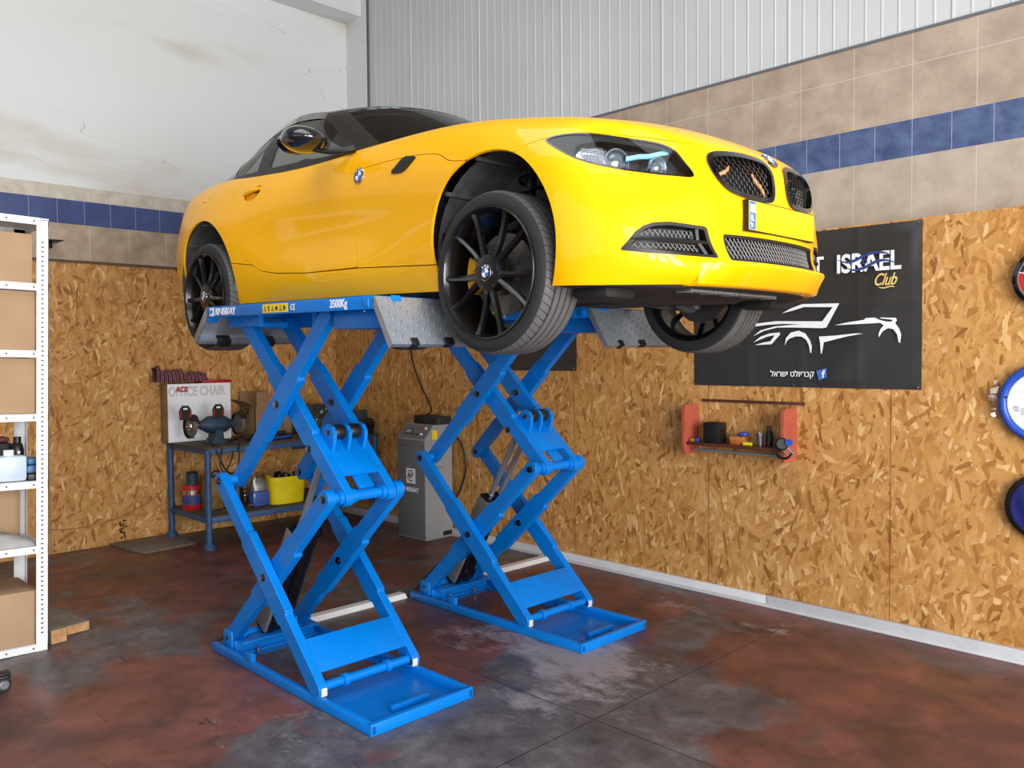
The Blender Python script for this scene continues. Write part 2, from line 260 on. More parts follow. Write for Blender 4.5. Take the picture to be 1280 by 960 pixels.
def tread_mat():
    m = bpy.data.materials.new('tyre_tread'); m.use_nodes = True; n, l = nt(m); b = n['Principled BSDF']; b.inputs['Roughness'].default_value = .7
    tc = N(n, 'ShaderNodeTexCoord'); s = N(n, 'ShaderNodeSeparateXYZ'); l.new(tc.outputs['Object'], s.inputs[0])
    at = N(n, 'ShaderNodeMath', operation='ARCTAN2'); l.new(s.outputs[2], at.inputs[0]); l.new(s.outputs[0], at.inputs[1])
    yy = N(n, 'ShaderNodeMath', operation='MULTIPLY'); yy.inputs[1].default_value = 1.5; l.new(s.outputs[1], yy.inputs[0])
    ad = N(n, 'ShaderNodeMath', operation='ADD'); l.new(at.outputs[0], ad.inputs[0]); l.new(yy.outputs[0], ad.inputs[1])
    mu = N(n, 'ShaderNodeMath', operation='MULTIPLY'); mu.inputs[1].default_value = 66/(2*PI); l.new(ad.outputs[0], mu.inputs[0])
    fr = N(n, 'ShaderNodeMath', operation='FRACT'); l.new(mu.outputs[0], fr.inputs[0])
    lt = N(n, 'ShaderNodeMath', operation='LESS_THAN'); lt.inputs[1].default_value = .11; l.new(fr.outputs[0], lt.inputs[0])
    x2 = N(n, 'ShaderNodeMath', operation='POWER'); x2.inputs[1].default_value = 2; l.new(s.outputs[0], x2.inputs[0])
    z2 = N(n, 'ShaderNodeMath', operation='POWER'); z2.inputs[1].default_value = 2; l.new(s.outputs[2], z2.inputs[0])
    rr = N(n, 'ShaderNodeMath', operation='ADD'); l.new(x2.outputs[0], rr.inputs[0]); l.new(z2.outputs[0], rr.inputs[1])
    gt = N(n, 'ShaderNodeMath', operation='GREATER_THAN'); gt.inputs[1].default_value = .3125**2; l.new(rr.outputs[0], gt.inputs[0])
    mk = N(n, 'ShaderNodeMath', operation='MULTIPLY'); l.new(lt.outputs[0], mk.inputs[0]); l.new(gt.outputs[0], mk.inputs[1])
    ay = N(n, 'ShaderNodeMath', operation='ABSOLUTE'); l.new(s.outputs[1], ay.inputs[0]); sh = N(n, 'ShaderNodeMath', operation='LESS_THAN'); sh.inputs[1].default_value = .066; l.new(ay.outputs[0], sh.inputs[0])
    mk2 = N(n, 'ShaderNodeMath', operation='MULTIPLY'); l.new(mk.outputs[0], mk2.inputs[0]); l.new(sh.outputs[0], mk2.inputs[1]); mk = mk2
    c0 = N(n, 'ShaderNodeMix', data_type='RGBA'); l.new(gt.outputs[0], c0.inputs[0]); c0.inputs[6].default_value = (*lin((34, 34, 36)), 1); c0.inputs[7].default_value = (*lin((84, 84, 86)), 1)
    c1 = N(n, 'ShaderNodeMix', data_type='RGBA'); l.new(mk.outputs[0], c1.inputs[0]); l.new(c0.outputs[2], c1.inputs[6]); c1.inputs[7].default_value = (*lin((20, 20, 20)), 1)
    l.new(c1.outputs[2], b.inputs['Base Color'])
    bp = N(n, 'ShaderNodeBump'); bp.inputs['Strength'].default_value = .8; bp.inputs['Distance'].default_value = .004; bp.invert = True; l.new(mk.outputs[0], bp.inputs['Height']); l.new(bp.outputs[0], b.inputs['Normal'])
    return m
M['tread'] = tread_mat()
def diamond_mat():
    m = bpy.data.materials.new('diamond_plate'); m.use_nodes = True; n, l = nt(m); b = n['Principled BSDF']; b.inputs['Roughness'].default_value = .34; b.inputs['Metallic'].default_value = .6
    b.inputs['Base Color'].default_value = (*lin((168, 178, 190)), 1)
    tc = N(n, 'ShaderNodeTexCoord'); tot = None
    for sg, off in ((1, 0),):
        mp = N(n, 'ShaderNodeMapping'); mp.inputs['Rotation'].default_value = (0, 0, sg*PI/4); mp.inputs['Location'].default_value = (off, off*.3, 0); l.new(tc.outputs['UV'], mp.inputs[0])
        s = N(n, 'ShaderNodeSeparateXYZ'); l.new(mp.outputs[0], s.inputs[0]); ds = []
        for i, k in ((0, 15), (1, 30)):
            a = N(n, 'ShaderNodeMath', operation='MULTIPLY'); a.inputs[1].default_value = k; l.new(s.outputs[i], a.inputs[0])
            f = N(n, 'ShaderNodeMath', operation='FRACT'); l.new(a.outputs[0], f.inputs[0])
            d = N(n, 'ShaderNodeMath', operation='SUBTRACT'); d.inputs[1].default_value = .5; l.new(f.outputs[0], d.inputs[0])
            q = N(n, 'ShaderNodeMath', operation='POWER'); q.inputs[1].default_value = 2; l.new(d.outputs[0], q.inputs[0]); ds.append(q)
        w5 = N(n, 'ShaderNodeMath', operation='MULTIPLY'); w5.inputs[1].default_value = 5; l.new(ds[1].outputs[0], w5.inputs[0]); ds[1] = w5
        e = N(n, 'ShaderNodeMath', operation='ADD'); l.new(ds[0].outputs[0], e.inputs[0]); l.new(ds[1].outputs[0], e.inputs[1])
        g = N(n, 'ShaderNodeMapRange'); g.inputs[1].default_value = .075; g.inputs[2].default_value = .03; l.new(e.outputs[0], g.inputs[0])
        if tot is None: tot = g.outputs[0]
        else:
            mx = N(n, 'ShaderNodeMath', operation='MAXIMUM'); l.new(tot, mx.inputs[0]); l.new(g.outputs[0], mx.inputs[1]); tot = mx.outputs[0]
    bp = N(n, 'ShaderNodeBump'); bp.inputs['Strength'].default_value = 1; bp.inputs['Distance'].default_value = .004; l.new(tot, bp.inputs['Height']); l.new(bp.outputs[0], b.inputs['Normal'])
    return m
M['diamond'] = diamond_mat()

# ------------------------------------------------------------------ mesh helpers
def frame(z, x=None):
    z = Vector(z).normalized(); x = Vector(x) if x is not None else (Vector((1, 0, 0)) if abs(z.x) < .9 else Vector((0, 1, 0)))
    y = z.cross(x).normalized(); x = y.cross(z)
    return Matrix((x, y, z)).transposed()
class MB:
    def __init__(s): s.v = []; s.f = []; s.m = []; s.mi = 0; s.cuts = []
    def add(s, vs, fs):
        o = len(s.v); s.cuts.append((o, len(s.f))); s.v += [tuple(v) for v in vs]; s.f += [tuple(i+o for i in f) for f in fs]; s.m += [s.mi]*len(fs); return s
    def box(s, x0, x1, y0, y1, z0, z1, T=None, bev=0):
        b = min(bev, (x1-x0)/2.01, (y1-y0)/2.01, (z1-z0)/2.01)
        if b > 0:
            bm = bmesh.new(); bmesh.ops.create_cube(bm, size=1)
            for v in bm.verts: v.co = Vector(((x0+x1)/2+v.co.x*(x1-x0), (y0+y1)/2+v.co.y*(y1-y0), (z0+z1)/2+v.co.z*(z1-z0)))
            bmesh.ops.bevel(bm, geom=bm.edges[:], offset=b, segments=2, profile=.5, affect='EDGES')
            vs = [v.co.copy() for v in bm.verts]; bm.verts.index_update(); fs = [[v.index for v in f.verts] for f in bm.faces]; bm.free()
        else:
            vs = [Vector((x, y, z)) for x in (x0, x1) for y in (y0, y1) for z in (z0, z1)]
            fs = [(0, 1, 3, 2), (4, 6, 7, 5), (0, 4, 5, 1), (2, 3, 7, 6), (0, 2, 6, 4), (1, 5, 7, 3)]
        if T is not None: vs = [T @ v for v in vs]
        return s.add(vs, fs)
    def tube(s, pts, r, n=10, cap=True, rs=None):
        pts = [Vector(p) for p in pts]; rings = []; x = None
        for i, p in enumerate(pts):
            d = (pts[min(i+1, len(pts)-1)]-pts[max(i-1, 0)])
            F = frame(d, x) if x is not None and abs(Vector(x).normalized().dot(d.normalized())) < .99 else frame(d)
            x = F.col[0].copy(); rr = rs[i] if rs else r
            rings.append([p+F.col[0]*rr*math.cos(2*PI*k/n)+F.col[1]*rr*math.sin(2*PI*k/n) for k in range(n)])
        vs = [v for R_ in rings for v in R_]; fs = []
        for i in range(len(pts)-1):
            for k in range(n): fs.append((i*n+k, i*n+(k+1) % n, (i+1)*n+(k+1) % n, (i+1)*n+k))
        if cap: fs.append(tuple(range(n-1, -1, -1))); fs.append(tuple((len(pts)-1)*n+k for k in range(n)))
        return s.add(vs, fs)
    def lathe(s, prof, n=32, o=(0, 0, 0), ax=(0, 0, 1), xdir=None, closed=False):
        """prof: (radius, height along ax)"""
        F = frame(ax, xdir); o = Vector(o); vs = []; fs = []
        for r, h in prof:
            for k in range(n):
                a = 2*PI*k/n; vs.append(o+F.col[0]*r*math.cos(a)+F.col[1]*r*math.sin(a)+F.col[2]*h)
        L = len(prof)
        for i in range(L if closed else L-1):
            j = (i+1) % L
            for k in range(n): fs.append((i*n+k, i*n+(k+1) % n, j*n+(k+1) % n, j*n+k))
        if not closed:
            if prof[0][0] > 1e-4: fs.append(tuple(range(n-1, -1, -1)))
            if prof[-1][0] > 1e-4: fs.append(tuple((L-1)*n+k for k in range(n)))
        return s.add(vs, fs)
    def prism(s, poly, d0, d1, T):
        """poly in the (x,y) of matrix T, extruded along its z from d0 to d1"""
        n = len(poly); vs = [T @ Vector((a, b, d0)) for a, b in poly]+[T @ Vector((a, b, d1)) for a, b in poly]
        fs = [tuple(range(n-1, -1, -1)), tuple(range(n, 2*n))]+[(k, (k+1) % n, n+(k+1) % n, n+k) for k in range(n)]
        return s.add(vs, fs)
    def build(s, name, m, parent=None, smooth=35, recalc=True, uv=None):
        me = bpy.data.meshes.new(name); me.from_pydata([tuple(v) for v in s.v], [], s.f)
        ms = m if isinstance(m, (list, tuple)) else [m]
        for q in ms: me.materials.append(q)
        if len(ms) > 1: me.polygons.foreach_set('material_index', s.m)
        bm = bmesh.new(); bm.from_mesh(me); bmesh.ops.remove_doubles(bm, verts=bm.verts, dist=1e-6)
        if recalc: bmesh.ops.recalc_face_normals(bm, faces=bm.faces)
        bm.to_mesh(me); bm.free()
        if smooth:
            me.polygons.foreach_set('use_smooth', [True]*len(me.polygons)); me.set_sharp_from_angle(angle=math.radians(smooth))
        if uv:
            l = me.uv_layers.new(name='UV')
            for i, lp in enumerate(me.loops): l.data[i].uv = uv(me.vertices[lp.vertex_index].co)
        o = bpy.data.objects.new(name, me); C.objects.link(o)
        if parent: o.parent = parent
        return o
def each(mb, name, m, parent=None, **k):
    """every piece of the builder as an object of its own"""
    out = []; cs = mb.cuts+[(len(mb.v), len(mb.f))]
    for (v0, f0), (v1, f1) in zip(cs, cs[1:]):
        q = MB(); q.add(mb.v[v0:v1], [tuple(i-v0 for i in f) for f in mb.f[f0:f1]]); out.append(q.build(name, m, parent, **k))
    return out
def bake(o, ang=40):
    dg = bpy.context.evaluated_depsgraph_get(); me = bpy.data.meshes.new_from_object(o.evaluated_get(dg)); old = o.data; o.modifiers.clear(); o.data = me; me.name = old.name; bpy.data.meshes.remove(old)
    me.polygons.foreach_set('use_smooth', [True]*len(me.polygons)); me.set_sharp_from_angle(angle=math.radians(ang)); return o
def T3(o, x, y, z):
    x, y, z = Vector(x), Vector(y), Vector(z); return Matrix(((x.x, y.x, z.x, o[0]), (x.y, y.y, z.y, o[1]), (x.z, y.z, z.z, o[2]), (0, 0, 0, 1)))
TXZ = lambda y=0: T3((0, y, 0), (1, 0, 0), (0, 0, 1), (0, 1, 0))      # poly (x,z), depth +y
def thing(name, label, cat, loc=(0, 0, 0), rot=(0, 0, 0), group=None):
    o = bpy.data.objects.new(name, None); C.objects.link(o); o.location = loc; o.rotation_euler = rot; o.empty_display_size = .1
    return tag(o, label, cat, group)
def tag(o, label, cat, group=None, kind=None):
    o['label'] = label; o['category'] = cat
    if group: o['group'] = group
    if kind: o['kind'] = kind
    return o
def struct(o): o['kind'] = 'structure'; return o
def text(name, body, size, T, m, parent=None, depth=.001, bold=0., sx=1., align='LEFT', shear=0., space=1.):
    cu = bpy.data.curves.new(name, 'FONT'); cu.body = body; cu.size = size; cu.extrude = depth; cu.offset = bold; cu.align_x = align; cu.shear = shear; cu.space_character = space
    t = bpy.data.objects.new(name, cu); C.objects.link(t)
    dg = bpy.context.evaluated_depsgraph_get(); me = bpy.data.meshes.new_from_object(t.evaluated_get(dg)); bpy.data.objects.remove(t)
    S = Matrix.Diagonal((sx, 1, 1, 1)); me.transform(T @ S); me.materials.clear(); me.materials.append(m); me.name = name
    o = bpy.data.objects.new(name, me); C.objects.link(o)
    if parent: o.parent = parent
    return o
def copy_tree(o, parent=None):
    c = o.copy(); C.objects.link(c); c.parent = parent
    for ch in [q for q in bpy.data.objects if q.parent == o]: copy_tree(ch, c)
    return c
def spl(pts, n=8, closed=False):
    """catmull-rom through points"""
    P_ = [Vector(p) for p in pts]; L = len(P_); out = []
    for i in range(L if closed else L-1):
        a, b, c, d = (P_[(i-1) % L], P_[i], P_[(i+1) % L], P_[(i+2) % L]) if closed else (P_[max(i-1, 0)], P_[i], P_[i+1], P_[min(i+2, L-1)])
        for k in range(n):
            t = k/n; out.append(.5*((2*b)+(c-a)*t+(2*a-5*b+4*c-d)*t*t+(3*b-a-3*c+d)*t**3))
    if not closed: out.append(P_[-1])
    return out

# ------------------------------------------------------------------ the room
XL, XT, YW, YT = -2.434, -2.459, 2.564, 2.80
XR, YB, ZC = 9.0, -6.5, 6.0
def slab(name, m, *b): return struct(MB().box(*b).build(name, m))
slab('floor', M['floor'], XT-.3, XR+3, YB-3, YT+.3, -.1, 0)
slab('wall_left', M['plaster'], XT-.25, XT, YB, YT+.3, 0, ZC)
slab('ceiling', M['concrete'], XT-.25, XR+.2, YB-.2, YT+.3, ZC, ZC+.2)
# right wall: ribbed sheet panels above the tiles
mb = MB(); prof = []; x = XT; k = 0
mb.box(XT, XR, YT+.001, YT+.3, 0, ZC)
while x < XR-.1:
    d = .007 if k % 10 == 0 else .003
    for a, b in ((x, 0), (x+.082, 0), (x+.088, -d), (x+.096, -d), (x+.10, 0)): prof.append((a, YT+b-.001))
    x += .1; k += 1
n_ = len(prof); mb.add([(a, b, 3.535) for a, b in prof]+[(a, b, ZC) for a, b in prof], [(i, i+1, n_+i+1, n_+i) for i in range(n_-1)])
o = struct(mb.build('wall_right', M['panel'], smooth=0))
# walls with the openings behind the camera, never seen directly
mb = MB(); x0 = XR
mb.box(x0, x0+.2, .6, YT+.3, 0, ZC); mb.box(x0, x0+.2, -3.0, -2.4, 0, ZC); mb.box(x0, x0+.2, YB, -5.8, 0, ZC); mb.box(x0, x0+.2, YB, YT, 3.9, ZC)
struct(mb.build('wall_front', M['concrete'], smooth=0))
mb = MB(); mb.box(XT, .9, YB-.2, YB, 0, ZC); mb.box(6.3, XR, YB-.2, YB, 0, ZC); mb.box(.9, 6.3, YB-.2, YB, 3.8, ZC)  # the opening in this unseen wall is added to let side light in
struct(mb.build('wall_back', M['concrete'], smooth=0))
tn = [0]
def trim(m, *b, bev=0):
    tn[0] += 1; return struct(MB().box(*b, bev=bev).build('trim_%d' % tn[0], m, smooth=30 if bev else 0))
trim(M['tile_xl'], XT, XR, YT-.012, YT, 2.36, 2.807)
trim(M['blue_x'], XT, XR, YT-.014, YT, 2.807, 3.023)
trim(M['tile_x'], XT, XR, YT-.012, YT, 3.023, 3.532)
trim(mat('dark_joint_strip', (96, 100, 106), .5, noise=.05), XT, XR, YT-.018, YT, 3.528, 3.545)
trim(M['osb_x'], XL, XR, YW, YT-.001, .0, 2.402)
trim(M['tile_y'], XT, XT+.012, YB, YT, 2.478, 2.80)
trim(M['blue_y'], XT, XT+.014, YB, YT, 2.80, 3.004)
trim(M['tile_yu'], XT, XT+.012, YB, YT, 3.004, 3.124)
trim(M['osb_y'], XT+.001, XL, YB, YW, 0, 2.470)
trim(mat('dark_batten', (92, 70, 56), .7, noise=.15), XT+.001, XL+.012, YB, YW, 2.470, 2.492)
# corner column and ring beam of the upper left wall
trim(M['plaster'], XT+.001, XT+.37, YT-.03, YT-.001, 3.124, ZC)
trim(mat('dark_edge_strip', (96, 98, 100), .8, noise=.1), XT+.37, XT+.395, YT-.024, YT-.001, 3.545, ZC)  # narrow dark strip between the column and the sheet panels
trim(M['plaster'], XT+.001, XT+.285, YB, YT-.031, 5.24, ZC-.01)
# white skirting of the right wall, in two lengths
o = MB().box(XL+.01, 2.62, YW-.033, YW-.001, 0, .068, bev=.004).build('baseboard_right', M['skirting']); struct(o)
o = MB().box(2.624, XR, YW-.036, YW-.001, 0, .072, bev=.004).build('baseboard_right', M['skirting']); struct(o)
struct(MB().box(-2.40, XR, YW-.055, YW-.030, 0, .018, bev=.003).build('baseboard_right', M['skirting']))

# ------------------------------------------------------------------ scissor lifts
LW, LL = .596, 1.534
A_HL, A_H1, A_M, A_U = (.13, .97), (1.10, .975), (.600, .529), (.616, 1.425)
A_BR, A_BL, A_TR, A_TL = (1.076, .083), (.11, .09), (1.055, 1.838), (.175, 1.832)
def arm(name, P, Q, y0, y1, root, wide=(.30, .70), side=1):
    """flat bar arm from pivot P to pivot Q with a deeper middle and rounded ends"""
    px, pz = P; dx, dz = Q[0]-px, Q[1]-pz; L = math.hypot(dx, dz); ux, uz = dx/L, dz/L; h = .043
    loc = []
    for k in range(7): a = PI/2+PI*k/6; loc.append((.043*math.cos(a)-.006, h*math.sin(a)))      # round end at P
    a0, a1 = wide[0]*L, wide[1]*L; g = .014
    lo = [(a0, -h), (a0+.012, -h-g*(side < 0 or 1)), (a1-.012, -h-g), (a1, -h)]
    loc += lo
    for k in range(7): a = -PI/2+PI*k/6; loc.append((L+.006+.043*math.cos(a), h*math.sin(a)))
    loc += [(a1, h), (a1-.012, h+g), (a0+.012, h+g), (a0, h)]
    poly = [(px+ux*s-uz*t, pz+uz*s+ux*t) for s, t in loc]
    mb = MB(); mb.prism(poly, y0, y1, TXZ()); o = mb.build(name, M['blue'], root)
    bv = o.modifiers.new('b', 'BEVEL'); bv.width = .003; bv.segments = 2; bv.limit_method = 'ANGLE'; bv.angle_limit = math.radians(35)
    # pivot bolts: black heads and washers on the outer face
    mb = MB()
    for c, yy, dr in ((P, y0, -1), (((P[0]+Q[0])/2, (P[1]+Q[1])/2), y0, -1), (P, y1, 1), (((P[0]+Q[0])/2, (P[1]+Q[1])/2), y1, 1))+(((Q, y0, -1), (Q, y1, 1)) if Q == A_H1 else ()):
        mb.lathe([(.021, 0), (.021, .004), (.013, .005), (.013, .014), (.0, .014)], 16, (c[0], yy, c[1]), (0, dr, 0))
    for b_ in each(mb, 'pivot_bolt', M['gloss_black'], o): pass
    return o
def make_lift():
    r = thing('scissor_lift', 'x', 'car lift', (.7925, -.362, 0))
    # base frame: channels all round, front tray plate, rear cross beam
    mb = MB(); h = .052
    mb.box(0, LL, 0, .035, 0, h, bev=.009); mb.box(0, LL, LW-.035, LW, 0, h, bev=.009)
    mb.box(LL-.028, LL, .001, LW-.001, 0, h+.002, bev=.004)
    mb.box(.86, LL-.02, .03, LW-.03, 0, .012)
    mb.box(.0, .86, .035, .075, 0, .010); mb.box(.0, .86, LW-.075, LW-.035, 0, .010)
    mb.box(.86, LL-.02, .035, .05, .006, .03); mb.box(.86, LL-.02, LW-.05, LW-.035, .006, .03)
    mb.build('base_frame', M['blue'], r)
    mb = MB(); mb.box(.005, .20, .03, LW-.03, 0, .016, bev=.003); mb.box(.155, .185, .05, LW-.05, .014, .085, bev=.004); mb.box(.15, .26, .06, LW-.06, .08, .092, bev=.003)
    for y in (.040, .105, LW-.155, LW-.09): mb.box(.06, .16, y, y+.05-.015, .0, .13, bev=.005)
    each(mb, 'anchor_bracket', M['blue'], r)
    mb = MB()
    for y in (.16, .38): mb.lathe([(.012, 0), (.012, .01), (.006, .011), (.006, .035), (0, .035)], 8, (.235, y, .016))
    mb.box(.16, .262, .055, LW-.055, .0005, .004)
    each(mb, 'anchor_bolt', M['steel'], r)
    mb = MB(); mb.box(LL-.14, LL-.115, .20, .42, .012, .042, bev=.003); mb.build('tray_stop', M['blue'], r)
    mb = MB(); mb.box(.40, .47, -.002, .022, .05, .095, bev=.004); mb.box(.46, .472, .0, .02, .055, .09); mb.build('end_stop', M['blue'], r)
    # arms: outer and inner pairs, mirrored across the centre line
    for s in (0, 1):
        Y = (lambda a, b: (a, b)) if s == 0 else (lambda a, b: (LW-b, LW-a))
        arm('scissor_arm', A_HL, A_BR, *Y(0, .046), r); arm('scissor_arm', A_BL, A_H1, *(Y(.050, .096) if s == 0 else Y(.100, .146)), r)
        arm('scissor_arm', A_HL, A_TR, *(Y(.100, .146) if s == 0 else Y(.050, .096)), r); arm('scissor_arm', A_H1, A_TL, *Y(.150, .196), r)
    def rod(name, c, y0, y1, rr, m='blue', collars=()):
        mb = MB(); mb.tube([(c[0], y0, c[1]), (c[0], y1, c[1])], rr, 18)
        for y in collars: mb.tube([(c[0], y-.014, c[1]), (c[0], y+.014, c[1])], rr+.009, 18)
        return mb.build(name, M[m], r)
    rod('hinge_tube', A_H1, .08, LW-.12, .027, collars=(.14, .21, LW-.21)); rod('hinge_tube', A_HL, .04, .10, .027); rod('hinge_tube', A_HL, LW-.10, LW-.04, .027)
    rod('cross_tube', A_BL, .09, LW-.09, .024); rod('cross_tube', A_BR, .04, LW-.04, .022, collars=(.17, .42)); rod('cross_tube', A_TL, .19, LW-.19, .024); rod('cross_tube', A_TR, .14, LW-.14, .022)
    for y in (.012, LW-.046): MB().box(A_BR[0]-.008, A_BR[0]+.048, y, y+.034, .052 if y < .1 else .052, .094, bev=.006).build('slide_block', M['nylon'], r)
    # stiffener plates welded between the arms
    def plate(P, Q, t0, t1, y0, y1, off, name):
        dx, dz = Q[0]-P[0], Q[1]-P[1]; L = math.hypot(dx, dz); u = Vector((dx/L, 0, dz/L)); nrm = Vector((abs(u.z), 0, abs(u.x)*1)).normalized()
        nrm = Vector((-u.z, 0, u.x)); nrm = nrm if nrm.z > 0 else -nrm
        T = T3((P[0], 0, P[1]), u, (0, 1, 0), nrm); o = MB().box(t0*L, t1*L, y0, y1, off, off+.012, T=T, bev=.002).build(name, M['blue'], r); return T, L
    plate(A_HL, A_BR, .815, .958, .044, LW-.044, .028, 'stiffener_plate')
    T, L = plate(A_H1, A_TL, .075, .285, .194, LW-.194, .034, 'stiffener_plate')
    plate(A_H1, A_TL, .015, .08, .25, .34, .02, 'stiffener_plate')
    mb = MB()
    for y in (.196, .285, .378):
        poly = [(a*L, b) for a, b in ((.195, .04), (.205, .075), (.215, .10), (.232, .128), (.262, .138), (.290, .122), (.300, .09), (.300, .04))]
        T2 = T3((A_H1[0], y, A_H1[1]), T.col[0].to_3d(), T.col[2].to_3d(), (0, 1, 0)); mb.prism(poly, 0, .02, T2)
    each(mb, 'roller_lug', M['blue'], r)
    c = T @ Vector((.262*L, 0, .097))
    for y in (.222, .311): MB().lathe([(.0, 0), (.036, .0), (.038, .004), (.038, .052), (.036, .056), (0, .056)], 20, (c.x, y, c.z), (0, 1, 0)).build('cam_roller', M['black'], r)
    MB().tube([(c.x, .185, c.z), (c.x, .41, c.z)], .013, 12).build('roller_pin', M['gloss_black'], r)
    # twin hydraulic cylinders with a guard sheet
    a = Vector((.17, 0, .11)); b = Vector((.814, 0, 1.186)); d = (b-a).normalized(); mid = a+d*(.57*(b-a).length)
    for y in (.255, .340):
        yv = Vector((0, y, 0)); o = MB().tube([a+yv, mid+yv], .044, 20).build('hydraulic_cylinder', M['black_oil'], r)
        mb = MB(); mb.tube([mid+yv-d*.02, b+yv], .018, 16); mb.build('piston_rod', M['rod'], o)
        MB().tube([mid+yv-d*.002, mid+yv+d*.022], .024, 16).build('gland_ring', M['steel'], o)
    up = Vector((-d.z, 0, d.x))
    T = T3(tuple(a), d, (0, 1, 0), up); Lc = (mid-a).length
    MB().box(.0, Lc+.0, .205, .395, .040, .046, T=T, bev=.002).box(.0, Lc+.0, .205, .211, -.03, .044, T=T).build('cylinder_guard', M['black_oil'], r)
    MB().box(.02, Lc-.01, .20, .225, -.05, .05, T=T, bev=.01).build('guard_sheet', mat('dull_grey_guard', (112, 112, 108), .5, noise=.1), r)
    mb = MB(); mb.box(.02, .10, .215, .38, -.05, .05, T=T, bev=.01); mb.box(Lc-.05, Lc, .21, .385, -.045, .045, T=T, bev=.012); each(mb, 'cylinder_clamp', M['black_oil'], r)
    mb = MB(); mb.tube([tuple(b+Vector((0, .19, 0))), tuple(b+Vector((0, .41, 0)))], .016, 12); mb.build('upper_pin', M['gloss_black'], r)
    for y, s in ((.150, -1), (LW-.150, 1)): MB().lathe([(.020, 0), (.020, .005), (.012, .006), (.012, .012), (0, .012)], 14, (b.x, y, b.z), (0, s, 0)).build('pivot_bolt', M['gloss_black'], r)
    pts = spl([(.20, .21, .15), (.10, .20, .22), (.02, .12, .12), (-.03, .09, .05), (-.06, .05, .03)], 6); MB().tube(pts, .009, 8).build('hydraulic_hose', M['black'], r)
    # platform, slightly nose down
    pl = bpy.data.objects.new('platform', None)
    x0, x1, z0, z1 = .022, 1.604, 1.928, 1.903
    def zt(x): return z0+(z1-z0)*(x-x0)/(x1-x0)
    P_ = T3((x0, 0, z0), Vector((x1-x0, 0, z1-z0)).normalized(), (0, 1, 0), Vector((-(z1-z0), 0, x1-x0)).normalized()); PL = x1-x0
    mb = MB(); mb.box(0, PL, 0, .02, -.058, 0, T=P_, bev=.003); mb.box(0, PL, LW-.02, LW, -.058, 0, T=P_, bev=.003); mb.box(0, PL, .002, LW-.002, -.009, -.001, T=P_)
    mb.box(0, .012, .002, LW-.002, -.058, -.002, T=P_); mb.box(PL-.012, PL, .002, LW-.002, -.058, -.002, T=P_)
    pl = mb.build('platform', M['blue'], r)
    mb = MB(); mb.box(.72*PL, PL-.004, .085, LW-.085, -.135, -.055, T=P_, bev=.003).box(.03, .36, .12, .15, -.11, -.01, T=P_).box(.03, .36, LW-.15, LW-.12, -.11, -.01, T=P_); each(mb, 'under_rail', M['blue'], r)
    MB().box(PL-.075, PL-.035, -.006, .002, -.05, -.012, T=P_, bev=.003).build('hinge_tab', M['blue'], pl)
    mb = MB(); mb.lathe([(.006, 0), (.006, .004), (0, .004)], 10, P_ @ Vector((.60*PL, 0, -.03)), (0, -1, 0)); mb.lathe([(.006, 0), (.006, .004), (0, .004)], 10, P_ @ Vector((PL-.11, .03, -.062)), (0, 0, -1)); each(mb, 'screw', M['steel'], pl)
    # ramps hanging at both ends
    ra = Vector((x1+.004, 0, z1-.004)); rb = Vector((1.728, 0, 1.697)); d = rb-ra; L = d.length; d.normalize(); nn = Vector((-d.z, 0, d.x)) if -d.z > 0 else Vector((d.z, 0, -d.x))
    T = T3(ra, d, (0, 1, 0), nn)
    mb = MB(); mb.box(0, L, .0, LW-.0, -.006, 0, T=T)
    o = mb.build('ramp', M['diamond'], r, uv=lambda c: (c.y, (Vector(c)-ra).dot(d)))
    MB().box(.0, L, .0, .01, -.032, -.005, T=T).box(.0, L, LW-.01, LW, -.032, -.005, T=T).box(L-.02, L, .002, LW-.002, -.03, -.001, T=T, bev=.004).build('ramp_rim', M['galv'], o)
    mb = MB(); mb.box(L-.03, L+.006, .28, .33, -.022, .012, T=T, bev=.005).box(L-.03, L+.006, .10, .14, -.034, .006, T=T, bev=.005); each(mb, 'rubber_catch', M['black'], o)
    MB().box(-.005, .02, .08, .13, -.008, .008, T=T, bev=.003).build('hinge_lug', M['blue'], o)
    ra = Vector((x0-.004, 0, z0-.004)); rb = Vector((-.150, 0, 1.752)); d = rb-ra; L = d.length; d.normalize(); nn = Vector((d.z, 0, -d.x)); nn = nn if nn.x < 0 else -nn
    T = T3(ra, d, (0, 1, 0), nn)
    o = MB().box(0, L, .0, LW-.0, -.006, 0, T=T).build('ramp', M['diamond'], r, uv=lambda c: (c.y, (Vector(c)-ra).dot(d)))
    MB().box(.0, L, .0, .012, -.04, -.005, T=T, bev=.003).box(.0, L, LW-.012, LW, -.04, -.005, T=T, bev=.003).box(L-.03, L, .002, LW-.002, -.04, -.001, T=T, bev=.004).box(.025, L-.05, .11, .45, -.018, -.005, T=T, bev=.003).build('ramp_rim', M['galv'], o)
    mb = MB(); mb.box(L-.04, L+.006, .12, .20, -.055, .004, T=T, bev=.005).box(L-.04, L+.006, .40, .48, -.055, .004, T=T, bev=.005); each(mb, 'rubber_catch', M['black'], o)
    MB().box(.02, .065, .012, .07, -.05, -.015, T=T, bev=.006).build('hinge_lug', M['blue'], o)
    # lettering on the outer cheek of the platform
    ux = P_.col[0].to_3d(); uz = P_.col[2].to_3d()
    def TL(x, z): p = P_ @ Vector((x, -.0012, z)); return T3(p, ux, uz, (0, -1, 0))
    text('model_lettering', 'RP-8506AY', .052, TL(.115, -.047), M['white'], pl, bold=.0012, sx=.92)
    text('load_lettering', '3500Kg', .050, TL(1.245, -.043), M['white'], pl, bold=.0012, sx=.88)
    text('ce_mark', 'CE', .042, TL(.905, -.043), M['white'], pl, bold=-.0002, sx=.8)
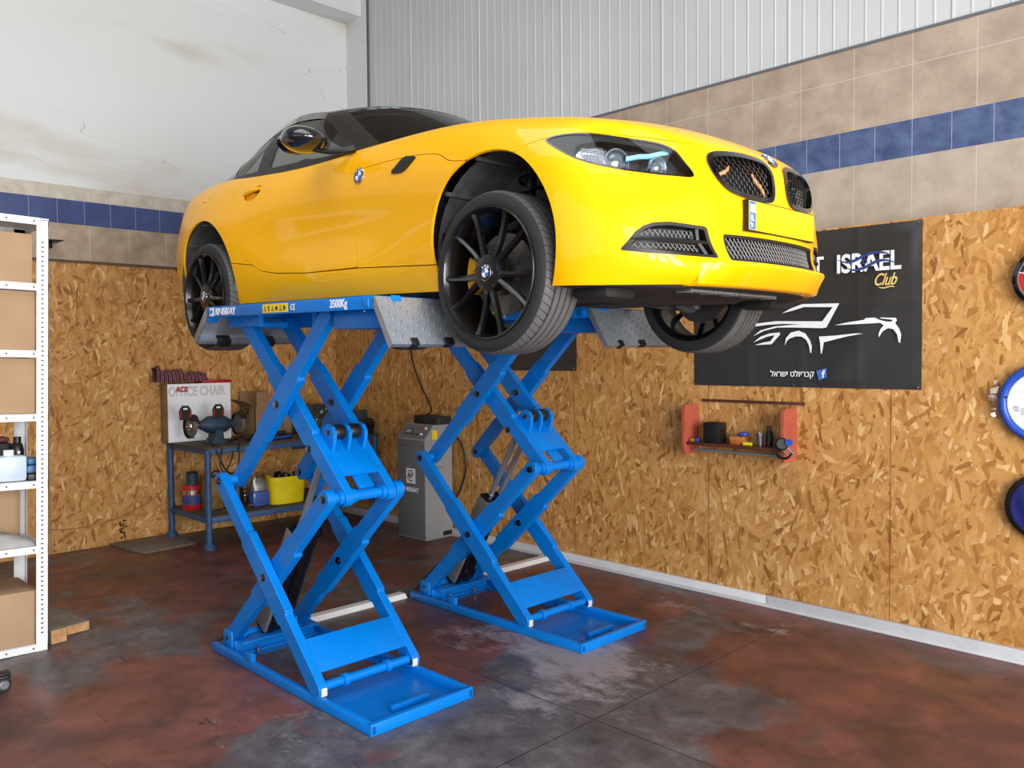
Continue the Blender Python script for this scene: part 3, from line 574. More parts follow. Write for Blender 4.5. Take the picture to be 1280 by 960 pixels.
    mb = MB(); mb.box(.045, .095, -.0015, 0, -.052, -.008, T=P_); lg = mb.build('logo_label', M['white'], pl, smooth=0)
    text('logo_lettering', 'RP', .026, T3(P_ @ Vector((.052, -.0025, -.040)), ux, uz, (0, -1, 0)), M['blue'], pl, bold=.001)
    MB().box(.635, .880, -.0015, 0, -.050, -.008, T=P_).build('warning_label', mat('yellow_label', (240, 212, 40), .5, noise=.03), pl, smooth=0)
    mb = MB()
    for i in range(6):       # row of pictograms: warning triangles, arrows, diamonds
        cx = .660+i*.038; p = P_ @ Vector((cx, -.002, -.030)); T = T3(p, ux, uz, (0, -1, 0))
        if i in (0, 2, 4): mb.prism([(-.013, -.012), (.013, -.012), (0, .013)], 0, .001, T); 
        elif i == 1: mb.prism([(-.004, -.014), (.004, -.014), (.004, .004), (.010, .004), (0, .015), (-.010, .004), (-.004, .004)], 0, .001, T)
        elif i == 3: mb.prism([(-.013, 0), (0, -.013), (.013, 0), (0, .013)], 0, .001, T)
        else: mb.prism([(-.010, -.012), (-.002, -.012), (-.002, .012), (-.010, .012)], 0, .001, T); mb.prism([(.002, -.010), (.013, 0), (.002, .010)], 0, .001, T)
    each(mb, 'warning_pictogram', M['black'], pl, smooth=0)
    mb = MB()
    for i in (0, 2, 4): p = P_ @ Vector((.660+i*.038, -.0035, -.032)); mb.prism([(-.006, -.006), (.006, -.006), (0, .007)], 0, .0005, T3(p, ux, uz, (0, -1, 0)))
    each(mb, 'warning_pictogram', bpy.data.materials['yellow_label'], pl, smooth=0)
    return r
lift = make_lift()
tag(lift, 'raised blue scissor lift nearest the camera with model and load lettering on its platform edge', 'car lift', 'blue scissor lifts under the car')
lift2 = copy_tree(lift); lift2.location = (.7925, 1.035, 0)
lift2['label'] = 'raised blue scissor lift farther back, between its twin and the strand board wall'
# cable channels on the floor between and beside the lifts
def channel(y0, y1, label):
    mb = MB(); T = T3((0, 0, 0), (0, 1, 0), (1, 0, 0), (0, 0, 1))
    mb.prism([(0, 0), (.11, 0), (.085, .028), (.025, .028)], y0, y1, T3((.665, 0, 0), (1, 0, 0), (0, 0, 1), (0, 1, 0)))
    o = mb.build('cable_channel', M['white_paint'], smooth=20); tag(o, label, 'cable cover', 'white cable channels on the floor'); return o
channel(LW-.362+.005, 1.030, 'white cable channel on the floor joining the two blue lift bases')
channel(1.035+LW+.005, 2.52, 'white cable channel running from the rear lift base to the right wall')

# ------------------------------------------------------------------ the car
car = thing('sports_car', 'yellow two-door roadster with black roof and black wheels, raised on the blue lifts', 'car', (2.867, .67, 1.755), (0, .0165, 0))
# control cage of the body: every column is a list of (u, v, w) from sill to shoulder; u forward, v sideways, w up
def col(u, vs_, ws_, du=None): return [((u+(du[i] if du else 0)), vs_[i], ws_[i]) for i in range(6)]
SIDE = [  # from rear corner to front corner, right half with v > 0, mirrored later
 col(-3.30, (.58, .61, .64, .645, .62, .54), (.22, .30, .42, .55, .72, .86), (0, -.02, -.03, -.02, .0, .06)),
 col(-3.10, (.68, .70, .725, .73, .715, .645), (.20, .29, .42, .56, .72, .885)),
 col(-2.86, (.75, .78, .81, .82, .80, .71), (.18, .28, .42, .56, .72, .905)),
 col(-2.50, (.77, .80, .835, .85, .835, .745), (.17, .28, .42, .57, .72, .912)),
 col(-2.15, (.77, .80, .825, .84, .83, .755), (.17, .28, .40, .55, .71, .905)),
 col(-1.75, (.76, .795, .80, .795, .815, .75), (.17, .27, .375, .52, .70, .89)),
 col(-1.35, (.76, .795, .795, .78, .80, .745), (.17, .27, .365, .50, .69, .875)),
 col(-.95, (.76, .795, .795, .785, .805, .75), (.17, .27, .355, .50, .68, .868)),
 col(-.45, (.76, .79, .81, .82, .825, .755), (.165, .265, .37, .52, .68, .862)),
 col(-.10, (.78, .815, .842, .85, .84, .745), (.16, .265, .40, .54, .68, .838)),
 col(.20, (.795, .825, .845, .85, .832, .725), (.155, .26, .40, .54, .66, .798)),
 col(.42, (.79, .815, .825, .822, .79, .69), (.15, .25, .39, .52, .632, .750)),
 [(.595, .66, .15), (.635, .685, .235), (.64, .69, .345), (.62, .675, .47), (.575, .635, .585), (.50, .575, .70)],
]
def fcol(v, u, top): return [(u-.02, v, .155), (u+.035, v, .212), (u-.0, v, .30), (u+.005, v, .42), (u-.015, v, .545), (u-.075, v, top)]
FRONT = [fcol(.49, .715, .694), fcol(.33, .775, .692), fcol(.17, .805, .692), fcol(0, .812, .692)]
def rcol(v, u): return [(u+.03, v, .24), (u, v, .32), (u-.02, v, .44), (u-.01, v, .56), (u+.02, v, .74), (u+.10, v, .885)]
REAR = [rcol(.42, -3.36), rcol(.28, -3.39), rcol(.14, -3.405), rcol(0, -3.41)]
TOPW = {1: (.91, .925, .93, .93), 2: (.925, .935, .94, .94), 3: (.93, .94, .945, .945), 4: (.925, .94, .945, .945), 5: (.91, .93, .94, .94), 6: (.90, .92, .93, .93), 7: (.895, .91, .915, .915),
        8: (.892, .902, .908, .908), 9: (.864, .876, .882, .882), 10: (.822, .840, .850, .850), 11: (.786, .812, .826, .828)}
def build_body():
    V, F, idx = [], [], {}
    def vid(p):
        k = tuple(round(q, 4) for q in p)
        if k not in idx: idx[k] = len(V); V.append(p)
        return idx[k]
    belt = []                                  # columns all round: rear centre .. left side .. front centre for one half, then mirrored
    half = [REAR[3], REAR[2], REAR[1], REAR[0]]+SIDE+FRONT
    for sgn in (1, -1):
        ids = [[vid((u, sgn*v, w_)) for u, v, w_ in c] for c in half]
        for a, b in zip(ids, ids[1:]):
            for j in range(5):
                q = (a[j], a[j+1], b[j+1], b[j]); F.append(q if sgn > 0 else q[::-1])
        # top
        rows = []
        for i, c in enumerate(SIDE):
            if i == 0: row = [c[5]]+[r[5] for r in REAR]
            elif i == len(SIDE)-1: row = [c[5]]+[f[5] for f in FRONT]
            else:
                u, v5, w5 = c[5]; row = [c[5]]+[(u, v5*f, TOPW[i][k]) for k, f in enumerate((.80, .54, .27, 0))]
            rows.append([vid((u, sgn*v, w_)) for u, v, w_ in row])
        for a, b in zip(rows, rows[1:]):
            for k in range(4):
                q = (a[k], a[k+1], b[k+1], b[k]); F.append(q if sgn > 0 else q[::-1])
    tgt = np.array(V); cage = tgt.copy()
    def sub(cg, lv):
        me = bpy.data.meshes.new('tmp'); me.from_pydata([tuple(p) for p in cg], [], F)
        o = bpy.data.objects.new('tmp', me); C.objects.link(o); md = o.modifiers.new('s', 'SUBSURF'); md.levels = md.render_levels = lv; md.boundary_smooth = 'ALL'
        dg = bpy.context.evaluated_depsgraph_get(); e = o.evaluated_get(dg).to_mesh(); vv = np.empty(len(e.vertices)*3); e.vertices.foreach_get('co', vv)
        ff = [tuple(p.vertices) for p in e.polygons]; nn = np.empty(len(e.vertices)*3); e.vertices.foreach_get('normal', nn)
        o.evaluated_get(dg).to_mesh_clear(); bpy.data.objects.remove(o); bpy.data.meshes.remove(me)
        return vv.reshape(-1, 3), ff, nn.reshape(-1, 3)
    for it in range(2):
        s_, _, _ = sub(cage, 3); cage = cage+.8*(tgt-s_[:len(tgt)])
    return sub(cage, 4)
bv_, bf_, bn_ = build_body()
BODY = (bv_, bf_, bn_)
cm = np.mean(bv_[np.array([f[0] for f in bf_[::50]])]*0+1)
# make sure that normals point outwards
_side = np.argmax(bv_[:, 1]); FLIP = bn_[_side][1] < 0
if FLIP: BODY = (bv_, [f[::-1] for f in bf_], -bn_)
def clip(B, fn, keep=1, g=.0):
    """keep the part of mesh B where keep*fn > g; cut faces along the iso-line"""
    V, F, NN = B; val = keep*fn(V[:, 0], V[:, 1], V[:, 2])-g; ins = val > 0
    newV = []; newN = []; mp = {}; outF = []; base = {}
    def old(i):
        if i not in base: base[i] = len(newV); newV.append(V[i]); newN.append(NN[i])
        return base[i]
    def cut(i, j):
        k = (i, j) if i < j else (j, i)
        if k not in mp:
            a, b = k; t = val[a]/(val[a]-val[b]); mp[k] = len(newV); newV.append(V[a]+(V[b]-V[a])*t); newN.append(NN[a]+(NN[b]-NN[a])*t)
        return mp[k]
    for f in F:
        s = [ins[i] for i in f]
        if all(s): outF.append(tuple(old(i) for i in f)); continue
        if not any(s): continue
        r = []
        for a in range(len(f)):
            i, j = f[a], f[(a+1) % len(f)]
            if s[a]: r.append(old(i))
            if s[a] != s[(a+1) % len(f)]: r.append(cut(i, j))
        if len(r) > 2: outF.append(tuple(r))
    if not newV: return (np.zeros((0, 3)), [], np.zeros((0, 3)))
    return (np.array(newV), outF, np.array(newN))
def poly_sd(px, py, poly):
    """signed distance, positive inside"""
    P_ = np.array(poly, float); n = len(P_); d = np.full(px.shape, 1e9); ins = np.zeros(px.shape, bool)
    for i in range(n):
        a, b = P_[i], P_[(i+1) % n]; ex, ey = b-a; wx, wy = px-a[0], py-a[1]; t = np.clip((wx*ex+wy*ey)/(ex*ex+ey*ey+1e-12), 0, 1)
        d = np.minimum(d, np.hypot(wx-ex*t, wy-ey*t))
        c = ((a[1] > py) != (b[1] > py)) & (px < (b[0]-a[0])*(py-a[1])/((b[1]-a[1]) if abs(b[1]-a[1]) > 1e-12 else 1e-12)+a[0]); ins ^= c
    return np.where(ins, d, -d)
def spoly(pts, n=6): return [tuple(p[:2]) for p in spl([(a, b, 0) for a, b in pts], n, True)]
def emit(B, name, m, parent=car, thick=.012, smooth=50, off=0):
    V, F, NN = B; nl = NN/np.maximum(np.linalg.norm(NN, axis=1, keepdims=True), 1e-9); V2 = V+nl*off
    par_ = list(range(len(V2)))
    def fd(i):
        while par_[i] != i: par_[i] = par_[par_[i]]; i = par_[i]
        return i
    for f in F:
        for a in f[1:]: par_[fd(a)] = fd(f[0])
    cnt = {}
    for f in F: k = fd(f[0]); cnt[k] = cnt.get(k, 0)+1
    big = max(cnt.values()) if cnt else 0; F = [f for f in F if cnt[fd(f[0])] > .06*big]
    me = bpy.data.meshes.new(name); me.from_pydata([tuple(map(float, p)) for p in V2], [], F); me.materials.append(m); me.polygons.foreach_set('use_smooth', [True]*len(F))
    bm = bmesh.new(); bm.from_mesh(me); bmesh.ops.remove_doubles(bm, verts=bm.verts, dist=2e-5); bmesh.ops.dissolve_degenerate(bm, dist=1e-6, edges=bm.edges); bm.to_mesh(me); bm.free()
    o = bpy.data.objects.new(name, me); C.objects.link(o); o.parent = parent
    if thick:
        md = o.modifiers.new('t', 'SOLIDIFY'); md.thickness = thick; md.offset = -1; bake(o, smooth)
    return o
GAP = .0022
ARCH = lambda u, v, w_: np.maximum(.366-np.hypot(u-.003, w_-.328), .352-np.hypot(u+2.515, w_-.325))+np.where(np.abs(v) > .4, 0, -9)
hu = [-3.5, -1.0, -.663, -.433, -.30, -.19, .12, .214, .316, .42, .56, .70, 1.0]; hw = [.76, .76, .761, .749, .725, .680, .658, .684, .700, .706, .694, .670, .664]
_hs = spl([(a, b, 0) for a, b in zip(hu, hw)], 8); hu, hw = [p.x for p in _hs], [p.y for p in _hs]
HOOD = lambda u, v, w_: np.minimum(w_-np.interp(u, hu, hw), u+.952)
DPOLY = [(-.955, 1.02), (-.985, .85), (-1.014, .759), (-1.002, .645), (-.966, .468), (-.945, .36), (-.94, .300), (-1.4, .302), (-1.70, .318), (-1.85, .338), (-1.95, .378), (-2.03, .43), (-2.11, .53), (-2.16, .674), (-2.155, .833), (-2.12, 1.02)]
DOOR = lambda u, v, w_: poly_sd(u, w_, DPOLY)+np.where(np.abs(v) > .5, 0, -9)
SKIRT = lambda u, v, w_: np.minimum(np.minimum(np.interp(u, [-2.35, -2.28, -1.95, -1.7, -1.4, -.94, -.30], [.418, .415, .378, .322, .302, .298, .272])-w_, -.15-u), u+2.45)
TT = lambda u, v: .65*u-.76*np.abs(v)
HLP = spoly([(-.425, .690), (-.36, .708), (-.22, .703), (-.06, .686), (.030, .655), (.075, .60), (.108, .546), (.03, .543), (-.06, .548), (-.19, .562), (-.30, .590), (-.37, .630)], 4)
HEAD = lambda u, v, w_: np.where(u > .2, poly_sd(TT(u, v), w_, HLP), -1)
KIDP = spoly([(.052, .60), (.075, .640), (.14, .655), (.27, .655), (.375, .641), (.405, .610), (.385, .555), (.33, .505), (.24, .484), (.13, .481), (.072, .492), (.05, .535)], 5)
KID = lambda u, v, w_: np.where(u > .5, poly_sd(np.abs(v), w_, KIDP), -1)
INTP = [(.735, .268), (.728, .282), (.700, .332), (.675, .355), (.640, .368), (.58, .374), (.435, .366), (.425, .360), (.392, .262), (.395, .252), (.52, .254), (.66, .258)]
INT = lambda u, v, w_: np.where(u > .4, poly_sd(np.abs(v), w_, INTP), -1)
CENP = [(.350, .344), (.356, .338), (.342, .252), (.335, .246), (-.335, .246), (-.342, .252), (-.356, .338), (-.350, .344)]
CEN = lambda u, v, w_: np.where(u > .5, poly_sd(v, w_, CENP), -1)
FOOT = spoly([(-.62, 0), (-.68, .25), (-.83, .48), (-1.12, .66), (-1.6, .66), (-2.1, .66), (-2.42, .58), (-2.5, .3), (-2.52, 0)], 3)
CABIN = lambda u, v, w_: np.where(w_ > .80, poly_sd(u, np.abs(v), [(a, b) for a, b in FOOT]+[(-2.52, -.1), (-.62, -.1)]), -1)
A = clip(clip(BODY, ARCH, -1), CABIN, -1)
hood = clip(A, HOOD, 1, .0035); rest = clip(A, HOOD, -1, 0)
# the rear part above the hood line belongs to the shell, so cut the hood only forwards of the doors
rest = clip(rest, HEAD, -1, 0)
hood = clip(hood, HEAD, -1, 0)
emit(hood, 'hood', M['yellow'])
HNP = spoly([(-2.050, .772), (-2.0, .792), (-1.90, .812), (-1.855, .806), (-1.875, .765), (-1.93, .738), (-2.0, .742)], 4)
HND = lambda u, v, w_: poly_sd(u, w_, HNP)
doors = clip(clip(rest, DOOR, 1, GAP), HND, -1); rest = clip(rest, DOOR, -1, GAP)
emit(clip(doors, lambda u, v, w_: -v), 'door', M['yellow']); emit(clip(doors, lambda u, v, w_: v), 'door', M['yellow'])
skirt = clip(rest, SKIRT, 1, GAP); rest = clip(rest, SKIRT, -1, GAP)
emit(clip(skirt, lambda u, v, w_: -v), 'side_skirt', M['yellow']); emit(clip(skirt, lambda u, v, w_: v), 'side_skirt', M['yellow'])
FUEL = lambda u, v, w_: np.where(v < -.3, .085-np.hypot(u+2.53, (w_-.87)*1.1), -1)
fuel = clip(rest, FUEL, 1, GAP); rest = clip(rest, FUEL, -1, GAP); emit(fuel, 'fuel_door', M['yellow'])
bump = clip(rest, lambda u, v, w_: u-.05); rest = clip(rest, lambda u, v, w_: .05-u)
fend = clip(rest, lambda u, v, w_: u+1.04); emit(clip(rest, lambda u, v, w_: -1.04-u), 'body_shell', M['yellow'])
emit(clip(fend, lambda u, v, w_: -v), 'front_fender', M['yellow']); emit(clip(fend, lambda u, v, w_: v), 'front_fender', M['yellow'])
BUMPER_FULL = bump
for fn in (KID, INT, CEN): bump = clip(bump, fn, -1)
emit(bump, 'front_bumper', M['yellow'])
FR = clip(BODY, lambda u, v, w_: u-.2)           # whole nose surface, for frames and recesses
bvh = BVHTree.FromPolygons([tuple(p) for p in BODY[0]], BODY[1])
def hit(o, d):
    r = bvh.ray_cast(Vector(o), Vector(d).normalized()); return (r[0], r[1]) if r[0] is not None else (None, None)
def front(v, w_): return hit((2, v, w_), (-1, 0, 0))
def side(u, w_, s=-1):
    p, n = hit((u, 2*s, w_), (0, -s, 0)); return p, (n if n.y*s > 0 else -n)
def band(fn, w0, w1):  # region between two insets of an outline
    return clip(clip(FR, fn, 1, w0), fn, -1, -w1)
M['grille_black'] = mat('black_grille_bars', (17, 17, 19), .5, noise=.1)
# ---- kidney grilles
for s in (-1, 1):
    half_ = lambda u, v, w_: s*v
    fr = clip(band(KID, -.002, .017), half_); o = emit(fr, 'grille_surround', M['gloss_black'], thick=.035, off=.007)
    bk = clip(clip(clip(FR, KID, 1, .004), half_), half_); emit(bk, 'grille_back', M['black'], thick=0, off=-.06).parent = o
    mb = MB(); K2 = [(a, b) for a, b in KIDP]
    r_ = 0
    for wz in np.arange(.492, .65, .0155):
        r_ += 1
        for k, vv in enumerate(np.arange(.045, .42, .030)):
            v0 = vv+(.015 if r_ % 2 else 0)
            for (a, b, c, d) in ((v0-.009, wz, v0+.009, wz), (v0+.009, wz, v0+.013, wz+.0155)):
                if min(poly_sd(np.array([a, c]), np.array([b, d]), K2)) < .014: continue
                p, _ = front(s*a, b); q, _ = front(s*c, d)
                if p is None or q is None: continue
                mb.tube([p-Vector((.014, 0, 0)), q-Vector((.014, 0, 0))], .0028, 5)
    g = mb.build('grille_bars', M['grille_black'], o)
# two dry leaves caught in the right grille
for (pts) in ([(-.375, .545), (-.355, .565), (-.325, .578), (-.305, .60)], [(-.185, .585), (-.165, .555), (-.135, .535), (-.115, .505)]):
    mb = MB(); P_ = [front(a, b)[0]-Vector((.004, 0, 0)) for a, b in pts]; mb.tube(spl(P_, 4), .006, 6, rs=[.003+.005*math.sin(PI*i/12)+.002*math.sin(i*2.1) for i in range(13)]); tag(mb.build('dry_leaf', M['cutwood']), 'dry tan leaf stuck %s of the right-hand kidney grille' % ('in the outer corner' if pts[0][0] < -.3 else 'near the middle'), 'leaf', 'dry leaves in the grille').parent = None
    lf = bpy.data.objects[[o.name for o in bpy.data.objects if o.name.startswith('dry_leaf')][-1]]; lf.location = (2.867, .67, 1.755); lf.rotation_euler = (0, .0165, 0)
# ---- lower intakes with diamond mesh
def mesh_bars(fn_poly, absv, v0, v1, w0, w1, pitch, slope, s, parent, off=.022, r=.0014, ins=.004):
    mb = MB()
    for sg in (1, -1):
        for c in np.arange(v0-(w1-w0)*2, v1+(w1-w0)*2, pitch):
            seg = []
            for t in np.linspace(0, 1, 25):
                w_ = w0+(w1-w0)*t; v = c+sg*(w_-w0)*slope
                ok = poly_sd(np.array([v]), np.array([w_]), fn_poly)[0] > ins
                if ok:
                    p, _ = front(s*v, w_)
                    if p is not None: seg.append(p-Vector((off, 0, 0)))
                if (not ok or t == 1) and seg:
                    if len(seg) > 1: mb.tube([seg[0], seg[-1]], r, 4, cap=False)
                    seg = []
    return mb.build('mesh_insert', M['mesh_grey'], parent, smooth=0, recalc=False)
M['mesh_grey'] = mat('grey_grille_wire', (128, 128, 128), .4, .4, noise=.05)
o = emit(band(CEN, -.001, .010), 'lower_intake', M['black'], thick=.05, off=-.003)
emit(clip(FR, CEN, 1, 0), 'intake_back', M['black'], thick=0, off=-.06).parent = o
mesh_bars(CENP, 0, -.36, .36, .246, .344, .0205, .62, 1, o)
for s in (-1, 1):
    half_ = lambda u, v, w_: s*v
    o = emit(clip(band(INT, -.001, .012), half_), 'side_intake', M['grille_black'], thick=.05, off=-.003)
    emit(clip(clip(FR, INT, 1, 0), half_), 'intake_back', M['black'], thick=0, off=-.055).parent = o
    mesh_bars([(.715, .275), (.690, .303), (.455, .303), (.440, .268)], 1, .40, .74, .265, .305, .0185, .75, s, o, .018)
    mesh_bars([(.685, .318), (.655, .350), (.470, .352), (.460, .316)], 1, .42, .74, .315, .352, .0185, .75, s, o, .018)
    mb = MB(); P_ = [front(s*v, .309)[0]-Vector((.010, 0, 0)) for v in np.linspace(.715, .41, 12)]; mb.tube(P_, .0065, 6); mb.build('intake_slat', M['grille_black'], o)
    mb = MB(); P_ = [front(s*v, w_)[0]-Vector((.02, 0, 0)) for v, w_ in ((.455, .355), (.45, .31), (.425, .262))]; mb.tube(P_, .012, 6); mb.build('intake_slat', M['grille_black'], o)
# front splitter lip and dark undertray
mb = MB(); 
def plan(v): return .812-.50*abs(v)**2.45
vsL = np.linspace(-.475, .475, 41); ring = []
for v in vsL:
    k = (1-(abs(v)/.475)**6); u = plan(v)+.012; ring.append([(u-.10, v, .152), (u-.022, v, .150), (u-.004, v, .158), (u+.040*k+.010, v, .226), (u+.038*k+.008, v, .236), (u-.05, v, .250)])
vs_ = [p for r_ in ring for p in r_]; fs_ = [(i*6+k, i*6+(k+1) % 6, (i+1)*6+(k+1) % 6, (i+1)*6+k) for i in range(40) for k in range(6)]+[tuple(range(6)), tuple(40*6+k for k in range(6))]
mb.add(vs_, fs_); mb.build('splitter_lip', M['yellow'], car, smooth=50)
mb = MB(); out = [(plan(v)-.055-(.0 if abs(v) < .6 else .03), v) for v in np.linspace(-.74, .74, 31)]
poly = [(u, v) for u, v in out]+[(.36, .77), (.30, .60), (-.1, .55), (-.1, -.55), (.30, -.60), (.36, -.77)]
mb.prism(poly, .146, .165, Matrix.Identity(4)); o = mb.build('undertray', M['dark_under'], car, smooth=30)
mb = MB(); mb.box(.60, .66, -.40, .25, .136, .147, bev=.004)
for k in range(5): mb.box(.595, .665, -.40+k*.16, -.39+k*.16, .132, .147, bev=.002)
mb.build('cooling_slot_strip', M['galv_dark'] if 'galv_dark' in M else M.setdefault('galv_dark', mat('worn_grey_strip', (110, 112, 114), .5, noise=.2)), o)
mb = MB(); mb.box(.33, .50, -.70, -.52, .105, .15, bev=.02); mb.box(.33, .50, .52, .70, .105, .15, bev=.02); each(mb, 'air_guide', M['dark_under'], o)
# underbody between the axles
mb = MB(); mb.box(-2.05, -.42, -.755, .755, .165, .20, bev=.01); mb.box(-3.2, -2.0, -.55, .55, .18, .30, bev=.03); mb.box(-.45, .4, -.5, .5, .13, .45, bev=.05); mb.box(-2.1, -.3, -.70, -.62, .145, .18, bev=.01); mb.box(-2.1, -.3, .62, .70, .145, .18, bev=.01); mb.box(-2.2, .0, -.12, .12, .13, .18, bev=.02)
for s in (-1, 1): mb.box(-2.15, -.36, s*.74-.012, s*.74+.012, .16, .8)
mb.build('underbody', M['dark_under'], car)
for uu in (-1.9, -.62):
    for s in (-1, 1): MB().box(uu-.06, uu+.06, s*.70-.04, s*.70+.04, .150, .172, bev=.006).build('jacking_pad', M['rubber'], car)
    for s in (-1, 1):
        pass
# ---- wheel arch liners
for uc, rr, sg in ((.003, .364, 1), (.003, .364, -1), (-2.515, .350, 1), (-2.515, .350, -1)):
    mb = MB(); n_ = 24; V = []; F = []
    yo_ = .775 if uc > -1 else .812
    prof = [(sg*yo_, rr+.006), (sg*(yo_-.015), rr+.010), (sg*.50, rr+.010), (sg*.46, rr-.02), (sg*.46, .05)]
    for k in range(n_+1):
        a = math.radians(-14+208*k/n_)
        for (y, r_) in prof: V.append((uc+r_*math.cos(a), y, .327+r_*math.sin(a)))
    m5 = len(prof)
    for k in range(n_):
        for j in range(m5-1): F.append((k*m5+j, k*m5+j+1, (k+1)*m5+j+1, (k+1)*m5+j))
    mb.add(V, F)
    for a in (50, 105, 140): 
        c = math.radians(a); mb.tube([(uc+(rr+.005)*math.cos(c), sg*.80, .327+(rr+.005)*math.sin(c)), (uc+(rr+.005)*math.cos(c), sg*.5, .327+(rr+.005)*math.sin(c))], .010, 6)
    o = mb.build('wheel_arch_liner', M['liner'], car, recalc=False)
# ---- headlamps
for s in (-1, 1):
    half_ = lambda u, v, w_: s*v
    reg = clip(clip(FR, HEAD, 1, .0), half_)
    BLK = lambda u, v, w_: np.maximum(w_-(np.interp(TT(u, v), [-.42, -.30, -.22, -.06, .02, .12], [.60, .664, .676, .662, .640, .60])), -.325-TT(u, v))
    o = emit(clip(reg, lambda u, v, w_: HEAD(u, v, w_)-.0), 'headlamp', M['lens'], thick=0, off=-.001)
    rim = clip(clip(clip(FR, HEAD, 1, .0005), HEAD, -1, -.007), half_); emit(rim, 'lamp_seal', M['gloss_black'], parent=o, thick=.006, off=.0005)
    emit(clip(clip(reg, BLK, 1, 0), HEAD, 1, .002), 'lamp_bezel', M['black'], parent=o, thick=0, off=-.004)
    emit(clip(reg, HEAD, 1, .0), 'lamp_housing', M['dark_lamp'] if 'dark_lamp' in M else M.setdefault('dark_lamp', mat('dark_lamp_housing', (112, 115, 120), .22, .6, noise=.35, nscale=40)), parent=o, thick=0, off=-.075)
    # locate points on the surface by (t, w): march along the nose
    cand = reg[0]; tv = TT(cand[:, 0], cand[:, 1])
    def at(t, w_): 
        i = np.argmin((tv-t)**2+(cand[:, 2]-w_)**2); n = reg[2][i]; return Vector(cand[i]), Vector(n).normalized()
    # ribbed side reflector
    SID = lambda u, v, w_: np.minimum(np.minimum(TT(u, v)+.375, -.215-TT(u, v)), (np.interp(TT(u, v), [-.33, -.30, -.2], [.625, .660, .668])-w_))
    emit(clip(clip(reg, SID, 1, 0), HEAD, 1, .004), 'side_reflector', M['reflector'], parent=o, thick=0, off=-.022)
    mb = MB()
    for q in range(7):
        w_ = .600+q*.0085; a, na = at(-.31+q*.002, w_); b, nb = at(-.215, w_-.004); mb.tube([a-na*.018, b-nb*.018], .0022, 5)
    for q in range(6):
        t_ = -.300+q*.017; a, na = at(t_, .600-(t_+.30)*.25); b, nb = at(t_, .648); mb.tube([a-na*.017, b-nb*.017], .0014, 5)
    mb.build('reflector_ribs', M['lens_rib'] if 'lens_rib' in M else M.setdefault('lens_rib', mat('pale_lamp_plastic', (176, 182, 190), .25, .3, noise=.05)), o)
    fwd = Vector((.93, s*.32, -.04)).normalized()
    for t_, w_, R_ in ((-.165, .618, .056), (-.018, .598, .041)):
        p, n = at(t_, w_); c = p-n*.035-fwd*.01
        mb = MB(); mb.lathe([(R_, -.05), (R_, .0), (R_-.003, .008), (R_-.007, .008), (R_-.009, .0), (R_-.013, -.01), (R_-.018, -.02), (R_-.018, -.05)], 28, c, fwd); pj = mb.build('projector_ring', M['reflector'], o)
        mb = MB(); rr = R_-.012; mb.lathe([(rr, -.02)]+[(rr*math.cos(a), -.014+rr*.75*math.sin(a)) for a in np.linspace(0, PI/2-.01, 8)], 24, c, fwd); mb.build('projector_lens', M['projlens'] if 'projlens' in M else M.setdefault('projlens', mat('projector_glass', (130, 140, 150), .06, .5, 1)), o)
    # pale blue light bar above the inner projectors
    P_ = []
    for t_, w_ in ((-.140, .620), (-.09, .628), (-.05, .634), (-.01, .640), (.022, .642)):
        p, n = at(t_, w_); P_.append((p-n*.014, n))
    mb = MB(); 
    for (a, na), (b, nb) in zip(P_, P_[1:]):
        up = Vector((0, 0, .007)); mb.add([a-up, b-up, b+up, a+up, a-up-na*.006, b-up-nb*.006, b+up-nb*.006, a+up-na*.006], [(0, 1, 2, 3), (7, 6, 5, 4), (0, 4, 5, 1), (3, 2, 6, 7)])
    mb.build('light_bar', M['blue_led'], o)
# ---- number plate with its blue band and script
pu = front(0, .37)[0].x; pu2 = front(0, .47)[0].x
p0 = Vector((front(0.0, .36)[0].x-.001, 0, .360)); p1 = Vector((front(0, .475)[0].x-.001, 0, .475)); uz = (p1-p0).normalized(); T = T3(p0, (0, 1, 0), uz, Vector((0, 1, 0)).cross(uz))
MB().box(-.24, .24, .01, .106, -.10, -.010, T=T, bev=.01).build('plate_mount', M['yellow'], car)
mb = MB(); mb.box(-.266, .266, .0, .118, -.014, .006, T=T, bev=.002); o = mb.build('number_plate', M['black'], car)
MB().box(-.262, .262, .005, .113, .006, .009, T=T, bev=.001).build('plate_face', M['yellow_plate'], o)
MB().box(-.260, -.216, .007, .111, .009, .010, T=T).build('country_band', M['fb'], o, smooth=0)
MB().box(-.255, -.221, .070, .100, .010, .011, T=T).build('flag_patch', M['white'], o, smooth=0)
T2 = T @ T3((-.229, .012, .0102), (0, 1, 0), (-1, 0, 0), (0, 0, 1))
text('country_letters', 'IL', .030, T @ T3((-.253, .040, .0102), (1, 0, 0), (0, 1, 0), (0, 0, 1)), M['white'], o, bold=.0012)
text('country_letters', '\u05dc\u05d9', .024, T @ T3((-.254, .014, .0102), (1, 0, 0), (0, 1, 0), (0, 0, 1)), M['white'], o, bold=.0008)
